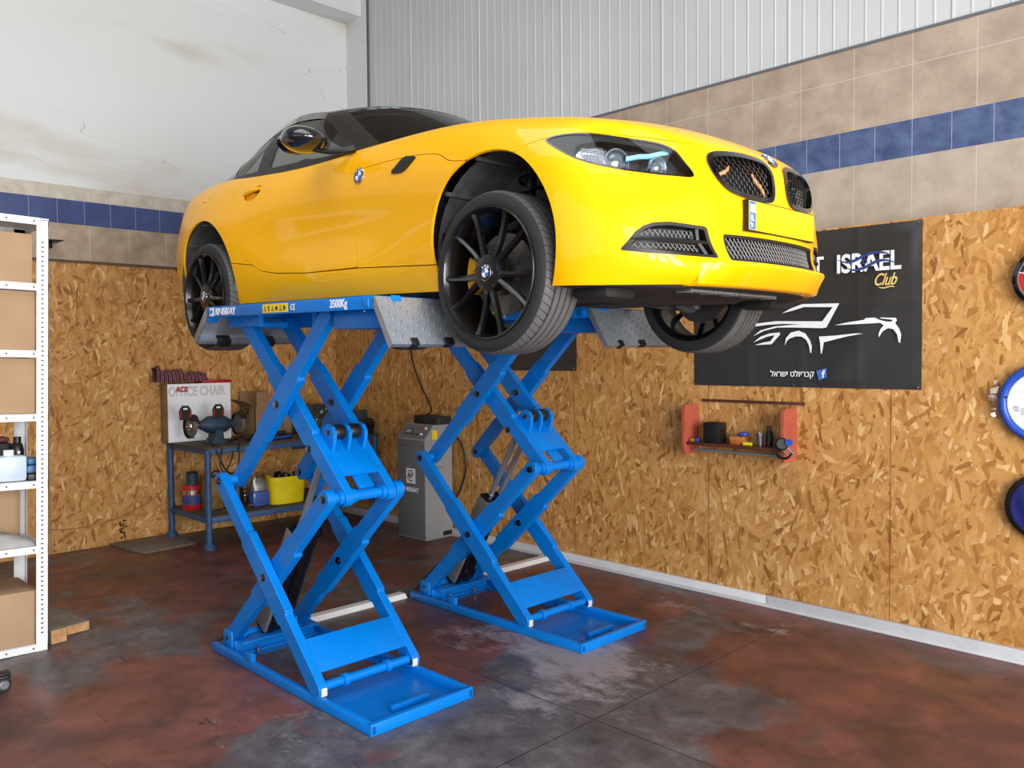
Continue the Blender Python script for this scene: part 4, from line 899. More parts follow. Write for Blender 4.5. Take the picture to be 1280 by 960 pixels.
# ---- round badges: black ring, chrome edge, blue and white quarters
def badge(name, c, n, r, parent=car, upv=(0, 0, 1), th=.004):
    n = Vector(n).normalized(); x = Vector(upv).cross(n).normalized(); y = n.cross(x); T = T3(c, x, y, n); c = Vector(c)
    o = MB().lathe([(0, -.004), (r, -.004), (r, th*.5), (r*.93, th), (0, th)], 36, c, n, x).build(name, M['chrome'], parent)
    MB().lathe([(r*.60, th*.8), (r*.60, th+.001), (r*.92, th+.001), (r*.92, th*.8)], 36, c, n, x, closed=True).build('badge_ring', M['gloss_black'], o)
    for k in range(4):
        mb = MB(); a0 = k*PI/2; poly = [(0, 0)]+[(r*.58*math.cos(a0+PI/2*q/8), r*.58*math.sin(a0+PI/2*q/8)) for q in range(9)]
        mb.prism(poly, th*.8, th+.001, T); mb.build('badge_quarter', M['white'] if k % 2 == 0 else M['fb'], o, smooth=0)
    for k, ch in enumerate('BMW'):
        a = PI/2+(1-k)*.62; q = T @ Vector((r*.76*math.cos(a), r*.76*math.sin(a), th+.0008)); d = (T.to_3x3() @ Vector((math.cos(a), math.sin(a), 0))).normalized(); xx = d.cross(n)
        text('badge_letter', ch, r*.36, T3(q-d*r*.125, xx, d, n), M['white'], o, depth=.0004, bold=.0004, align='CENTER')
    return o
p, n = side(-.913, .728); badge('round_badge', p+n*.002, n, .040)
p, n = side(-.913, .728, 1); badge('round_badge', p+n*.002, n, .040)
p, n = hit((.755, 0, 2), (0, 0, -1)); n = n if n.z > 0 else -n; badge('round_badge', p+n*.003, n, .040, upv=(-1, 0, 0))
# ---- side vents behind the front wheels
for s in (-1, 1):
    VP = [(-.655, .697), (-.575, .752), (-.545, .760), (-.462, .748), (-.53, .700), (-.56, .688)]
    VENT = lambda u, v, w_: poly_sd(u, w_, VP)+np.where(s*v > .4, 0, -9)
    o = emit(clip(BODY, VENT), 'side_vent', M['black'], thick=.01, off=.006)
    mb = MB()
    for q in range(4):
        a, _ = side(-.62+q*.035, .705+q*.008, s); b, _ = side(-.575+q*.030, .742+q*.002, s)
        if a and b: mb.tube([a+Vector((0, s*.007, 0)), b+Vector((0, s*.007, 0))], .0018, 5)
    mb.build('vent_louvres', M['gloss_black'], o)
# ---- door handles: a bowl cut into the door skin with a grip across it
for s in (-1, 1):
    o = emit(clip(BODY, lambda u, v, w_: HND(u, v, w_)+np.where(s*v > .4, .003, -9)), 'door_handle', M['yellow'], thick=.004, off=-.020)
    HP2 = spoly([(-1.975, .790), (-1.92, .803), (-1.868, .800), (-1.885, .778), (-1.93, .782)], 4)
    emit(clip(BODY, lambda u, v, w_: poly_sd(u, w_, HP2)+np.where(s*v > .4, 0, -9)), 'handle_recess', M['black'], parent=o, thick=0, off=-.012)
    a, na = side(-2.045, .775, s); b, nb = side(-1.95, .786, s); c, nc = side(-1.858, .795, s); MB().tube(spl([a-na*.004, b+nb*.010, c+nc*.0], 8), .008, 10, rs=[.007+.005*math.sin(PI*i/16) for i in range(17)]).build('handle_grip', M['yellow'], o)
# ---- greenhouse
Ec = [(-1.06, .725, .885), (-1.25, .675, 1.02), (-1.43, .622, 1.145), (-1.60, .600, 1.188), (-1.80, .592, 1.205), (-2.00, .592, 1.180), (-2.20, .605, 1.105), (-2.42, .635, .985), (-2.58, .655, .915)]
Cc = [(-.52, 0, .905), (-.86, 0, 1.075), (-1.20, 0, 1.225), (-1.40, 0, 1.270), (-1.70, 0, 1.290), (-1.98, 0, 1.265), (-2.22, 0, 1.165), (-2.46, 0, 1.03), (-2.66, 0, .93)]
Bc = [(-1.05, .745, .872), (-1.25, .748, .878), (-1.43, .748, .884), (-1.60, .750, .890), (-1.80, .752, .896), (-2.00, .752, .903), (-2.20, .745, .910), (-2.42, .72, .915), (-2.60, .685, .912)]
def sp(cv, t): 
    P_ = [Vector(p) for p in cv]; L = len(P_)-1; x = min(max(t, 0), 1)*L; i = min(int(x), L-1); f = x-i
    a, b, c, d = P_[max(i-1, 0)], P_[i], P_[i+1], P_[min(i+2, L)]
    return .5*((2*b)+(c-a)*f+(2*a-5*b+4*c-d)*f*f+(3*b-a-3*c+d)*f**3)
def top(t, q):    # q -1..1 across
    e, c = sp(Ec, t), sp(Cc, t); a = abs(q); bl = a**2.2
    u = c.x+(e.x-c.x)*bl; v = e.y*a; wz = c.z+(e.z-c.z)*a**2.4
    return Vector((u, v*(1 if q > 0 else -1), wz))
def flank(t, q, s):   # q 0 belt .. 1 cantrail
    b, e = sp(Bc, t), sp(Ec, t); p = b.lerp(e, q); p.y += .022*math.sin(PI*q); p.y *= s; return p
def patch(name, m, fn, t0, t1, q0, q1, parent, nt_=24, nq=20, off=0, thick=0):
    V = [fn(t0+(t1-t0)*i/nt_, q0+(q1-q0)*j/nq) for i in range(nt_+1) for j in range(nq+1)]
    F = [(i*(nq+1)+j, i*(nq+1)+j+1, (i+1)*(nq+1)+j+1, (i+1)*(nq+1)+j) for i in range(nt_) for j in range(nq)]
    mb = MB(); mb.add(V, F); o = mb.build(name, m, parent, recalc=False)
    me = o.data; ce = Vector((-1.6, 0, .6)); s_ = sum((p.normal.dot(p.center-ce) > 0) for p in me.polygons)
    if s_ < len(me.polygons)/2: me.flip_normals()
    for v in me.vertices: v.co += v.normal*off
    if thick: md = o.modifiers.new('t', 'SOLIDIFY'); md.thickness = thick; md.offset = -1; bake(o, 40)
    return o
th = 2.15/8; tr_ = 5.7/8
ro = patch('roof', M['roof'], top, th, tr_, -1, 1, car, thick=.02)
ws = patch('windshield', M['glass'], top, .0, th, -.90, .90, car)
patch('windshield_frame', M['gloss_black'], top, .0, th+.01, -1.0, -.89, ws, nq=4, off=.003, thick=.02); patch('windshield_frame', M['gloss_black'], top, .0, th+.01, .89, 1.0, ws, nq=4, off=.003, thick=.02)
patch('windshield_frame', M['gloss_black'], top, th-.018, th+.012, -1, 1, ws, nt_=3, off=.002, thick=.01)
rw = patch('rear_window', M['glass_rear'], top, tr_, 7.6/8, -.95, .95, car); patch('window_frame', M['gloss_black'], top, tr_, 1, -1, -.95, rw, nq=4, thick=.01); patch('window_frame', M['gloss_black'], top, tr_, 1, .95, 1, rw, nq=4, thick=.01); patch('window_frame', M['gloss_black'], top, 7.55/8, 1, -.83, .83, rw, nq=4, nt_=4, thick=.01)
for s in (-1, 1):
    fl = lambda t, q: flank(t, q, s)
    sw = patch('side_window', M['glass_side'], fl, .9/8, 4.25/8, .02, .86, car)
    patch('quarter_window', M['glass_side'], fl, 5.0/8, 6.55/8, .03, .84, car)
    fr_ = patch('window_frame', M['gloss_black'], fl, 0, 1, .88, 1.02, car, nt_=40, nq=4, off=.003, thick=.02)
    patch('door_pillar', M['black'], fl, 4.25/8, 4.95/8, 0, .9, fr_, nt_=6, off=.002, thick=.012); patch('rear_pillar', M['gloss_black'], fl, 6.4/8, 1, 0, .9, fr_, nt_=8, off=.002, thick=.012)
    patch('front_corner_trim', M['gloss_black'], fl, 0, 1.05/8, 0, .9, fr_, nt_=6, off=.002, thick=.012); patch('belt_seal', M['black'], fl, .0, 1, -.10, .03, fr_, nt_=30, nq=2, off=.003, thick=.006)
patch('headliner', M['cream'], top, th, tr_, -.94, .94, ro, off=-.035, thick=.01)
# mirrors
for s in (-1, 1):
    mb = MB(); c = Vector((-1.215, s*.915, .925)); V = []; F = []; n1, n2 = 24, 14
    for i in range(n2+1):
        ph = -PI/2+PI*i/n2
        for k in range(n1):
            a = 2*PI*k/n1; x, y, z = math.cos(ph)*math.cos(a), math.sin(ph), math.cos(ph)*math.sin(a)
            # egg: blunt at the rear glass, tapering forwards; flat-ish underside
            X = .135*x*(1 if x > 0 else .95); Z = .070*z*(1 if z > 0 else .86); Y = .115*y
            Z *= (1-.25*max(0, x)); V.append((c.x+X-.0+.015*y*s, c.y+Y, c.z+Z+.02*x*-.3))
    for i in range(n2):
        for k in range(n1): F.append((i*n1+k, i*n1+(k+1) % n1, (i+1)*n1+(k+1) % n1, (i+1)*n1+k))
    mb.add(V, F); o = mb.build('door_mirror', M['carbon'] if 'carbon' in M else M.setdefault('carbon', mat('dark_glossy_mirror_shell', (22, 26, 32), .08, .2, 1)), car, smooth=80)
    mb = MB(); mb.tube(spl([(-1.19, s*.90, .885), (-1.12, s*.85, .868), (-1.06, s*.79, .872), (-1.03, s*.745, .885)], 6), .02, 12, rs=[.010+.0005*i for i in range(19)]); mb.build('mirror_arm', M['black'], o)
    mb = MB(); mb.lathe([(0, 0), (.9, 0), (1, .06), (.9, .1), (0, .1)], 24, (0, 0, 0)); T = T3((-1.33, s*.915, .925), (0, .082, 0), (0, 0, .05), (.02, 0, 0)); mb.v = [tuple(T @ Vector(v)) for v in mb.v]; mb.build('mirror_glass', M['chrome'], o)
# ---- cabin: dark tub, dashboard, seats, wheel
mb = MB(); mb.box(-2.35, -.6, -.66, .66, .24, .27); mb.box(-2.38, -2.33, -.66, .66, .24, .92); mb.box(-.72, -.66, -.66, .66, .24, .86); mb.box(-2.35, -.66, -.68, -.66, .24, .84); mb.box(-2.35, -.66, .66, .68, .24, .84)
mb.build('cabin_tub', M['black'], car)
MB().box(-1.12, -.70, -.65, .65, .70, .875, bev=.05).build('dashboard', M['black'], car)
for s in (-1, 1):
    y = s*.34; o = MB().box(-1.85, -1.38, y-.23, y+.23, .30, .46, bev=.05).build('seat', M['cream'], car)
    T = Matrix.Translation((-1.82, y, .42)) @ Matrix.Rotation(-.35, 4, 'Y'); MB().box(-.07, .07, -.22, .22, 0, .50, T=T, bev=.06).build('seat_back', M['cream'], o); MB().box(-.05, .05, -.12, .12, .51, .66, T=T, bev=.045).build('head_rest', M['black'], o)
T = Matrix.Translation((-1.32, .34, .80)) @ Matrix.Rotation(-1.15, 4, 'Y'); mb = MB(); mb.lathe([(.17+.014*math.cos(a), .014*math.sin(a)) for a in [2*PI*k/8 for k in range(8)]], 32, (0, 0, 0), closed=True); mb.box(-.16, .16, -.02, .02, -.01, .01); mb.v = [tuple(T @ Vector(v)) for v in mb.v]; mb.build('steering_wheel', M['black'], car)
# ---- wheels
def wheel(u, w_, s, rear=False):
    yo = s*(.838 if rear else .828); R = .325; W = .235 if rear else .220
    root = None
    base = Vector((u, yo, w_)); ax = Vector((0, s, 0))
    tv_ = W
    prof = [(.258, -.004), (.272, .000), (.290, -.001), (.306, -.006), (.317, -.016), (.3225, -.028)]
    g = []; x = .030
    nrib = 5; span = W-.060; gw = .0095; rw_ = (span-gw*(nrib-1))/nrib
    for k in range(nrib):
        g += [(.3245 if 0 < k < nrib-1 else .3235, -x), (.3245 if 0 < k < nrib-1 else .3235, -(x+rw_))]; x += rw_
        if k < nrib-1: g += [(.3145, -(x+.001)), (.3145, -(x+gw-.001))]; x += gw
    prof += g+[(.3225, -(W-.028)), (.317, -(W-.016)), (.306, -(W-.006)), (.272, -W), (.256, -W+.004)]
    mb = MB(); mb.lathe(prof, 72, (0, 0, 0), ax, (1, 0, 0), closed=True); t = mb.build('tire', M['tread'], car, smooth=30); t.location = base
    # rim barrel + spokes
    mb = MB(); mb.lathe([(.258, -.002), (.264, .003), (.262, .006), (.256, .004), (.250, -.010), (.244, -.030), (.236, -.10), (.232, -W+.02), (.258, -W-.002), (.262, -W), (.262, -W+.004), (.240, -W+.03), (.243, -.09), (.252, -.03)], 72, (0, 0, 0), ax, (1, 0, 0), closed=True)
    def P(r, a, h): return Vector((r*math.cos(a), s*h, r*math.sin(a)))
    for k in range(5):
        a0 = math.radians(-90+72*k)*1.0
        for sg in (-1, 1):
            st = [(.050, a0+sg*.20, -.010, .018), (.085, a0+sg*.20, -.006, .016), (.13, a0+sg*.215, -.012, .0135), (.19, a0+sg*.245, -.014, .0125), (.235, a0+sg*.262, -.010, .014), (.253, a0+sg*.268, -.006, .018)]
            V = []; 
            for r, a, h, hw_ in st:
                tdir = Vector((-math.sin(a), 0, math.cos(a))); c = P(r, a, h)
                V += [c-tdir*hw_+ax*-.022, c-tdir*hw_*.75+ax*-.004, c+ax*.004, c+tdir*hw_*.75+ax*-.004, c+tdir*hw_+ax*-.022]
            F = []
            for i in range(len(st)-1):
                for j in range(5): F.append((i*5+j, i*5+(j+1) % 5, (i+1)*5+(j+1) % 5, (i+1)*5+j))
            F += [tuple(range(5)), tuple(range(len(V)-5, len(V)))]; mb.add(V, F)
    mb.lathe([(0, -.045), (.075, -.045), (.080, -.03), (.072, -.006), (.045, .001), (.034, .0), (0, 0)], 40, (0, 0, 0), ax, (1, 0, 0))
    rim = mb.build('rim', M['alloy_black'], t, smooth=40)
    for k in range(5):
        a = math.radians(-54+72*k); c = P(.056, a, -.006); MB().lathe([(.0, -.012), (.0, -.008), (.0065, -.008), (.0065, .004), (.010, .0045), (.0105, -.01)], 12, c, ax).build('lug_bolt', M['gloss_black'], t)
    b = badge('hub_cap', ax*.004, ax, .033, t, th=.003)
    # sub-sub parts are flattened: keep badge pieces on the tyre
    for ch in [q for q in bpy.data.objects if q.parent == b]: ch.parent = t
    # brake
    mb = MB(); mb.lathe([(.075, -.10), (.165, -.10), (.165, -.122), (.075, -.122)], 48, base, ax, (1, 0, 0), closed=True); mb.lathe([(0, -.075), (.078, -.075), (.085, -.10), (.085, -.125), (0, -.125)], 32, base, ax, (1, 0, 0)); mb.build('brake_disc', M['disc'], car)
    mb = MB(); n_ = 10; V = []
    for k in range(n_+1):
        a = PI-.42+.84*k/n_
        for r, h in ((.105, -.062), (.182, -.062), (.186, -.14), (.105, -.14)): V.append((u+r*math.cos(a), yo+s*h, w_+r*math.sin(a)))
    F = [(k*4+j, k*4+(j+1) % 4, (k+1)*4+(j+1) % 4, (k+1)*4+j) for k in range(n_) for j in range(4)]+[(0, 1, 2, 3), tuple(n_*4+j for j in range(4))]
    mb.add(V, F)
    for a in (PI-.25, PI+.25): mb.lathe([(.018, 0), (.018, .006), (.012, .008), (0, .008)], 14, (u+.145*math.cos(a), yo-s*.062, w_+.145*math.sin(a)), ax)
    mb.build('brake_caliper', M['caliper'], car)
    # hub carrier, control arm, spring and damper
    mb = MB(); i_ = yo-s*.16
    mb.tube([(u, yo-s*.12, w_), (u, yo-s*.24, w_)], .06, 16); mb.tube([(u-.02, yo-s*.20, w_+.05), (u, yo-s*.22, w_+.02), (u+.02, yo-s*.20, w_-.10)], .028, 10)
    mb.tube(spl([(u, yo-s*.20, w_-.10), (u+.02, yo-s*.34, w_-.09), (u+.10, yo-s*.52, w_-.04)], 5), .020, 8); mb.tube(spl([(u, yo-s*.20, w_-.09), (u-.14, yo-s*.36, w_-.07), (u-.24, yo-s*.50, w_-.03)], 5), .020, 8)
    mb.tube([(u+.06, yo-s*.20, w_+.0), (u+.09, yo-s*.50, w_+.03)], .011, 8)
    mb.build('suspension_arm', M['susp'] if 'susp' in M else M.setdefault('susp', mat('dirty_alloy_suspension', (84, 84, 82), .6, .4, noise=.25)), car)
    mb = MB(); mb.tube([(u, yo-s*.22, w_), (u-.01, yo-s*.27, w_+.50)], .024, 12); mb.tube([(u+.055*math.cos(a), yo-s*.26+.055*math.sin(a), w_+.12+.30*a/(2*PI*5)) for a in np.linspace(0, 2*PI*5, 80)], .008, 6); mb.build('spring_damper', M['black'], car)
wheel(-.004, .218, -1); wheel(-.004, .218, 1); wheel(-2.50, .220, -1, True); wheel(-2.50, .220, 1, True)
# tail lamps and rear plate recess
for s in (-1, 1):
    TP = [(.40, .70), (.66, .72), (.72, .78), (.60, .83), (.42, .80)]
    emit(clip(clip(BODY, lambda u, v, w_: -3.0-u), lambda u, v, w_: poly_sd(s*v, w_, TP)), 'tail_lamp', M['tail'] if 'tail' in M else M.setdefault('tail', mat('red_tail_lamp', (150, 16, 20), .12, 0, 1)), thick=.004, off=.004)

# ------------------------------------------------------------------ control cabinet
cab = thing('control_cabinet', 'grey lift control cabinet with sloping button panel standing by the right wall', 'cabinet', (-.895, 2.215, 0))
mb = MB(); mb.prism([(0, 0), (.315, 0), (.315, 1.03), (.10, 1.03), (.0, .905), (.0, .90)], 0, .40, T3((0, 0, 0), (0, 1, 0), (0, 0, 1), (1, 0, 0)))
o = mb.build('cabinet_body', M['grey_cab'], cab); bv = o.modifiers.new('b', 'BEVEL'); bv.width = .004; bv.segments = 2; bv.limit_method = 'ANGLE'
MB().box(.004, .396, -.006, .0, .012, .815, bev=.002).build('cabinet_door', M['grey_dark'], cab)
MB().box(.004, .396, -.003, .002, .819, .895, bev=.001).build('front_strip', M['grey_dark'], cab)
un = Vector((0, -.125, .10)).normalized(); ut = Vector((0, .10, .125)).normalized(); TP = T3((0, 0, .905), (1, 0, 0), ut, un)
MB().box(.004, .396, .004, .155, .0, .003, T=TP).build('button_panel', M['grey_dark'], cab)
mb = MB(); mb.box(.06, .17, .045, .105, .003, .006, T=TP, bev=.002); scn = mb.build('display', M['black'], cab); MB().box(.075, .155, .056, .094, .006, .007, T=TP).build('display_screen', M['grey_cab'], scn)
for x, y, m, r in ((.275, .115, 'red', .014), (.335, .115, 'white', .014), (.205, .045, 'black', .010), (.26, .045, 'black', .010), (.315, .05, 'white', .012)): MB().lathe([(r, 0), (r, .006), (r*.75, .012), (0, .012)], 16, TP @ Vector((x, y, .002)), un).build('push_button', M[m], cab)
MB().box(.0, .002, .0, .06, 0, .08, T=T3((.401, .08, .90), (1, 0, 0), (0, 1, 0), (0, 0, 1))).build('warning_sticker', bpy.data.materials['yellow_label'], cab, smooth=0)
MB().box(.400, .404, .20, .30, .02, .06).build('vent_slot', M['black'], cab)
mb = MB(); mb.box(.400, .406, .13, .17, .50, .56); mb.box(.400, .412, .12, .20, .64, .655); each(mb, 'side_latch', M['galv'], cab)
lb = MB().box(.135, .265, -.008, -.006, .50, .635).build('logo_label', M['white'], cab, smooth=0)
mb = MB()
for a0, a1 in ((.5, 2.6), (3.4, 5.6)):
    n_ = 14; V = []
    for k in range(n_+1):
        a = a0+(a1-a0)*k/n_; wd = .010*math.sin(PI*k/n_)+.001
        for rr in (.052-wd, .052): V.append((.20+rr*math.cos(a), -.0088, .568+rr*math.sin(a)))
    mb.add(V, [(2*k, 2*k+1, 2*k+3, 2*k+2) for k in range(n_)])
mb.build('logo_swoosh', M['black'], lb, smooth=0, recalc=False)
text('logo_lettering', 'RP', .070, T3((.150, -.0085, .545), (1, 0, 0), (.0, 0, 1), (0, -1, 0)), M['black'], lb, bold=.0015, sx=1.0, shear=.25)
text('model_lettering', 'RP-8506AY', .055, T3((.055, -.0075, .425), (1, 0, 0), (0, 0, 1), (0, -1, 0)), M['white'], cab, bold=.0015, sx=.98)
t = thing('black_device', 'low black box with ribbed lid lying on top of the grey control cabinet', 'box', (-.80, 2.33, 1.031))
MB().box(0, .135, 0, .17, 0, .075, bev=.008).build('case', M['black'], t); mb = MB(); mb.box(.138, .34, 0, .17, 0, .07, bev=.006)
for k in range(8): mb.box(.15+k*.022, .16+k*.022, -.003, .173, .004, .066)
mb.build('ribbed_case', M['rubber'], t)
tag(MB().tube(spl([(-.66, 2.38, 1.117), (-.75, 2.50, 1.16), (-.95, 2.545, 1.36), (-1.08, 2.55, 1.58), (-1.12, 2.552, 1.75), (-1.13, 2.552, 2.1)], 8), .007, 8).build('power_cable', M['black']), 'thin black cable hanging down the right wall to the cabinet top', 'cable')
tag(MB().tube(spl([(-.49, 2.535, .95), (-.38, 2.548, .84), (-.33, 2.55, .65), (-.40, 2.55, .45), (-.46, 2.545, .36)], 8), .008, 8).build('looped_cable', M['black']), 'black cable looping on the strand board right of the grey cabinet', 'cable')

# ------------------------------------------------------------------ banner, second poster
def ban(x0, x1, z0, z1, nx, nz, amp, seed):
    random.seed(seed); V = []; F = []
    for i in range(nx+1):
        for j in range(nz+1):
            x = x0+(x1-x0)*i/nx; z = z0+(z1-z0)*j/nz; e = min(i, nx-i, j, nz-j)/3
            d = amp*(math.sin(x*5+z*2)*.4+math.sin(x*2.2-z*4.1+seed)*.5+1)*min(1, e)
            for fx in (.28, .52, .76): d += .0035*math.exp(-((i/nx-fx)*60)**2)
            d += .004*math.exp(-((j/nz-.52)*45)**2)
            d += .012*math.exp(-(((i/nx-1)+(1-j/nz)*.35)*14)**2)*min(1, e)
            V.append((x, YW-.004-d, z))
    for i in range(nx):
        for j in range(nz): a = i*(nz+1)+j; F.append((a, a+nz+1, a+nz+2, a+1))
    mb = MB(); mb.add(V, F); o = mb.build('sheet', M['banner'], recalc=False, smooth=80); md = o.modifiers.new('t', 'SOLIDIFY'); md.thickness = .002; md.offset = 1 if o.data.polygons[0].normal.y > 0 else -1; return bake(o, 80)
bn = thing('club_banner', 'black vinyl club banner with white car outline and lettering on the right wall', 'banner', (0, 0, 0))
sh = ban(2.06, 3.56, 1.43, 2.392, 90, 60, .002, 3); sh.parent = bn
yb = YW-.022
TB = lambda x, z: T3((x, yb, z), (1, 0, 0), (0, 0, 1), (0, -1, 0))
for name, poly in zip(('roof_and_bonnet_stroke', 'headlight_stroke', 'front_arch_stroke', 'sill_stroke', 'rear_stroke'), [
 [(2.514,1.819),(2.544,1.839),(2.682,1.850),(2.985,1.838),(3.051,1.922),(2.867,1.931),(2.797,1.913),(2.722,1.898),(2.780,1.926),(2.858,1.950),(3.091,1.943),(3.012,1.800),(2.985,1.796),(2.798,1.806),(2.691,1.809),(2.600,1.791),(2.523,1.759),(2.572,1.794),(2.673,1.817),(2.815,1.824),(2.850,1.825),(2.727,1.831),(2.618,1.828)],
 [(2.521,1.716),(2.572,1.753),(2.637,1.773),(2.705,1.777),(2.709,1.765),(2.650,1.703),(2.530,1.699),(2.591,1.715),(2.641,1.722),(2.673,1.761),(2.618,1.752),(2.563,1.732)],
 [(2.741,1.693),(2.749,1.741),(2.780,1.774),(2.833,1.785),(2.876,1.767),(2.906,1.726),(2.919,1.689),(2.917,1.646),(2.909,1.647),(2.902,1.689),(2.884,1.726),(2.854,1.747),(2.815,1.750),(2.771,1.736),(2.754,1.720)],
 [(2.965,1.745),(3.068,1.749),(3.188,1.759),(3.236,1.757),(3.148,1.744),(2.996,1.710),(2.990,1.676),(2.984,1.641),(2.978,1.641),(2.973,1.704)],
 [(3.064,1.812),(3.148,1.827),(3.242,1.838),(3.250,1.848),(3.303,1.849),(3.330,1.835),(3.371,1.823),(3.401,1.822),(3.404,1.833),(3.341,1.842),(3.333,1.848),(3.423,1.843),(3.430,1.829),(3.419,1.814),(3.441,1.783),(3.453,1.749),(3.449,1.698),(3.440,1.704),(3.431,1.749),(3.408,1.779),(3.379,1.785),(3.349,1.767),(3.328,1.733),(3.325,1.752),(3.338,1.782),(3.356,1.803),(3.334,1.817),(3.242,1.815),(3.148,1.813)]]):
    cu = bpy.data.curves.new(name, 'CURVE'); cu.dimensions = '2D'; cu.fill_mode = 'BOTH'; cu.extrude = .0006; s_ = cu.splines.new('POLY'); s_.points.add(len(poly)-1); s_.use_cyclic_u = True
    for p, (a, b) in zip(s_.points, poly): p.co = (a, b, 0, 1)
    t = bpy.data.objects.new(name, cu); C.objects.link(t); dg = bpy.context.evaluated_depsgraph_get(); me = bpy.data.meshes.new_from_object(t.evaluated_get(dg)); bpy.data.objects.remove(t)
    me.transform(TB(0, 0)); me.materials.clear(); me.materials.append(M['white']); o = bpy.data.objects.new(name, me); C.objects.link(o); o.parent = bn
isr = text('country_lettering', 'ISRAEL', .152, TB(3.070, 2.126), M['white'], bn, bold=.0042, sx=.84, space=1.0)
for i, pts in enumerate(([(3.08, 2.205), (3.13, 2.185), (3.18, 2.19), (3.24, 2.215), (3.30, 2.228), (3.36, 2.222), (3.40, 2.200)], [(3.14, 2.150), (3.18, 2.135), (3.24, 2.145), (3.31, 2.175), (3.37, 2.178), (3.43, 2.155)])):
    P_ = spl([(a, b, 0) for a, b in pts], 6); V = []; n_ = len(P_)
    for k, p in enumerate(P_): wd = .009*math.sin(PI*k/(n_-1))+.0008; V += [(p.x, yb-.002, p.y-wd), (p.x, yb-.002, p.y+wd)]
    mb = MB(); mb.add(V, [(2*k, 2*k+2, 2*k+3, 2*k+1) for k in range(n_-1)]); mb.build('wave_stripe', M['navy_print'], isr, smooth=0, recalc=False)
mb = MB()   # small six-pointed star between the waves
for sg in (1, -1):
    for k in range(3):
        a, b = PI/2*sg+2*PI*k/3, PI/2*sg+2*PI*(k+1)/3; R_ = .019; mb.tube([(3.243+R_*math.cos(a), yb-.002, 2.181+R_*math.sin(a)), (3.243+R_*math.cos(b), yb-.002, 2.181+R_*math.sin(b))], .0022, 4)
mb.build('star_outline', M['navy_print'], isr, smooth=0)
# script word as hand-drawn strokes
def stroke(pts, r, name, m, parent, n=6):
    P_ = spl([(x, yb-.001, z) for x, z in pts], n); L = len(P_); mb = MB(); V = []
    for k, p in enumerate(P_):
        wd = r*(.45+.55*math.sin(PI*k/(L-1))**.5); d = (P_[min(k+1, L-1)]-P_[max(k-1, 0)]).normalized(); q = Vector((-d.z, 0, d.x)); V += [p-q*wd, p+q*wd]
    mb.add(V, [(2*k, 2*k+2, 2*k+3, 2*k+1) for k in range(L-1)]); return mb.build(name, m, parent, smooth=0, recalc=False)
text('script_lettering', 'Club', .098, TB(3.292, 2.036), M['gold_print'], bn, bold=.0012, sx=.72, shear=.42, space=.95)
stroke([(3.325, 2.024), (3.355, 2.019), (3.39, 2.026), (3.415, 2.022)], .0035, 'script_underline', M['gold_print'], bn)
text('country_lettering', 'T', .140, TB(2.925, 2.135), M['white'], bn, bold=.003, sx=.8)
text('caption_lettering', '\u05dc\u05d0\u05e8\u05e9\u05d9 \u05d8\u05dc\u05d5\u05d9\u05e8\u05d1\u05e7', .052, TB(2.642, 1.497), M['white'], bn, bold=.0005, sx=.90)
mb = MB(); mb.prism([(2.949, 1.534), (3.013, 1.553), (3.016, 1.495), (2.966, 1.476)], 0, .001, TB(0, 0)); fi = mb.build('social_icon', M['fb'], bn, smooth=0)
text('icon_letter', 'f', .062, T3((2.985, yb-.0015, 1.492), (1, 0, .18), (0, 0, 1), (0, -1, 0)), M['white'], fi, bold=.0018)
mb = MB()
for x, z in ((2.075, 1.445), (3.545, 1.445), (3.545, 2.375), (2.80, 1.442)): mb.lathe([(.007, 0), (.007, .003), (0, .004)], 10, (x, yb+.006, z), (0, -1, 0))
each(mb, 'nail', M['steel'], bn)
t = thing('poster', 'plain black vinyl poster behind the rear lift below the car', 'poster', (0, 0, 0)); sh = ban(.02, .982, 1.52, 2.35, 30, 30, .0015, 5); sh.parent = t
mb = MB(); mb.lathe([(.008, 0), (.008, .004), (0, .004)], 10, (.965, YW-.012, 1.54), (0, -1, 0)); mb.build('nail', M['steel'], t)

# ------------------------------------------------------------------ small wall shelf and what stands on it
ws_ = thing('wall_shelf', 'cherry-red wall shelf with rounded side panels and towel rail under the banner', 'shelf', (0, 0, 0))
def rrect(y0, y1, z0, z1, r, n=5):
    out = []
    for cx, cz, a0 in ((y1-r, z1-r, 0), (y0+r, z1-r, PI/2), (y0+r, z0+r, PI), (y1-r, z0+r, 1.5*PI)):
        for k in range(n+1): a = a0+PI/2*k/n; out.append((cx+r*math.cos(a), cz+r*math.sin(a)))
    return out
ys = YW-.18
for x in (2.075, 2.795):
    mb = MB(); mb.prism(rrect(ys, YW-.001, .965, 1.300, .03), x, x+.020, T3((0, 0, 0), (0, 1, 0), (0, 0, 1), (1, 0, 0))); o = mb.build('side_panel', M['cherry'], ws_)
MB().box(2.094, 2.796, ys+.02, YW-.02, 1.030, 1.050, bev=.002).build('shelf_board', M['cherry_dark'], ws_)
MB().tube([(2.15, ys+.05, 1.000), (2.80, ys+.05, 1.000)], .010, 12).build('towel_rail', M['galv'], ws_)
MB().box(2.13, 2.87, YW-.016, YW-.001, 1.318, 1.336, bev=.003).build('dark_top_batten', M['cherry_dark'], ws_)
zs = 1.0505; yc = ys+.09
t = thing('pen_holder', 'square black holder on the left half of the red wall shelf', 'container', (2.275, yc, zs)); mb = MB(); mb.box(-.06, .06, -.05, .05, 0, .135, bev=.006); mb.build('box', M['black'], t); MB().box(-.052, .052, -.042, .042, .134, .1365).build('opening', M['dark_under'], t)
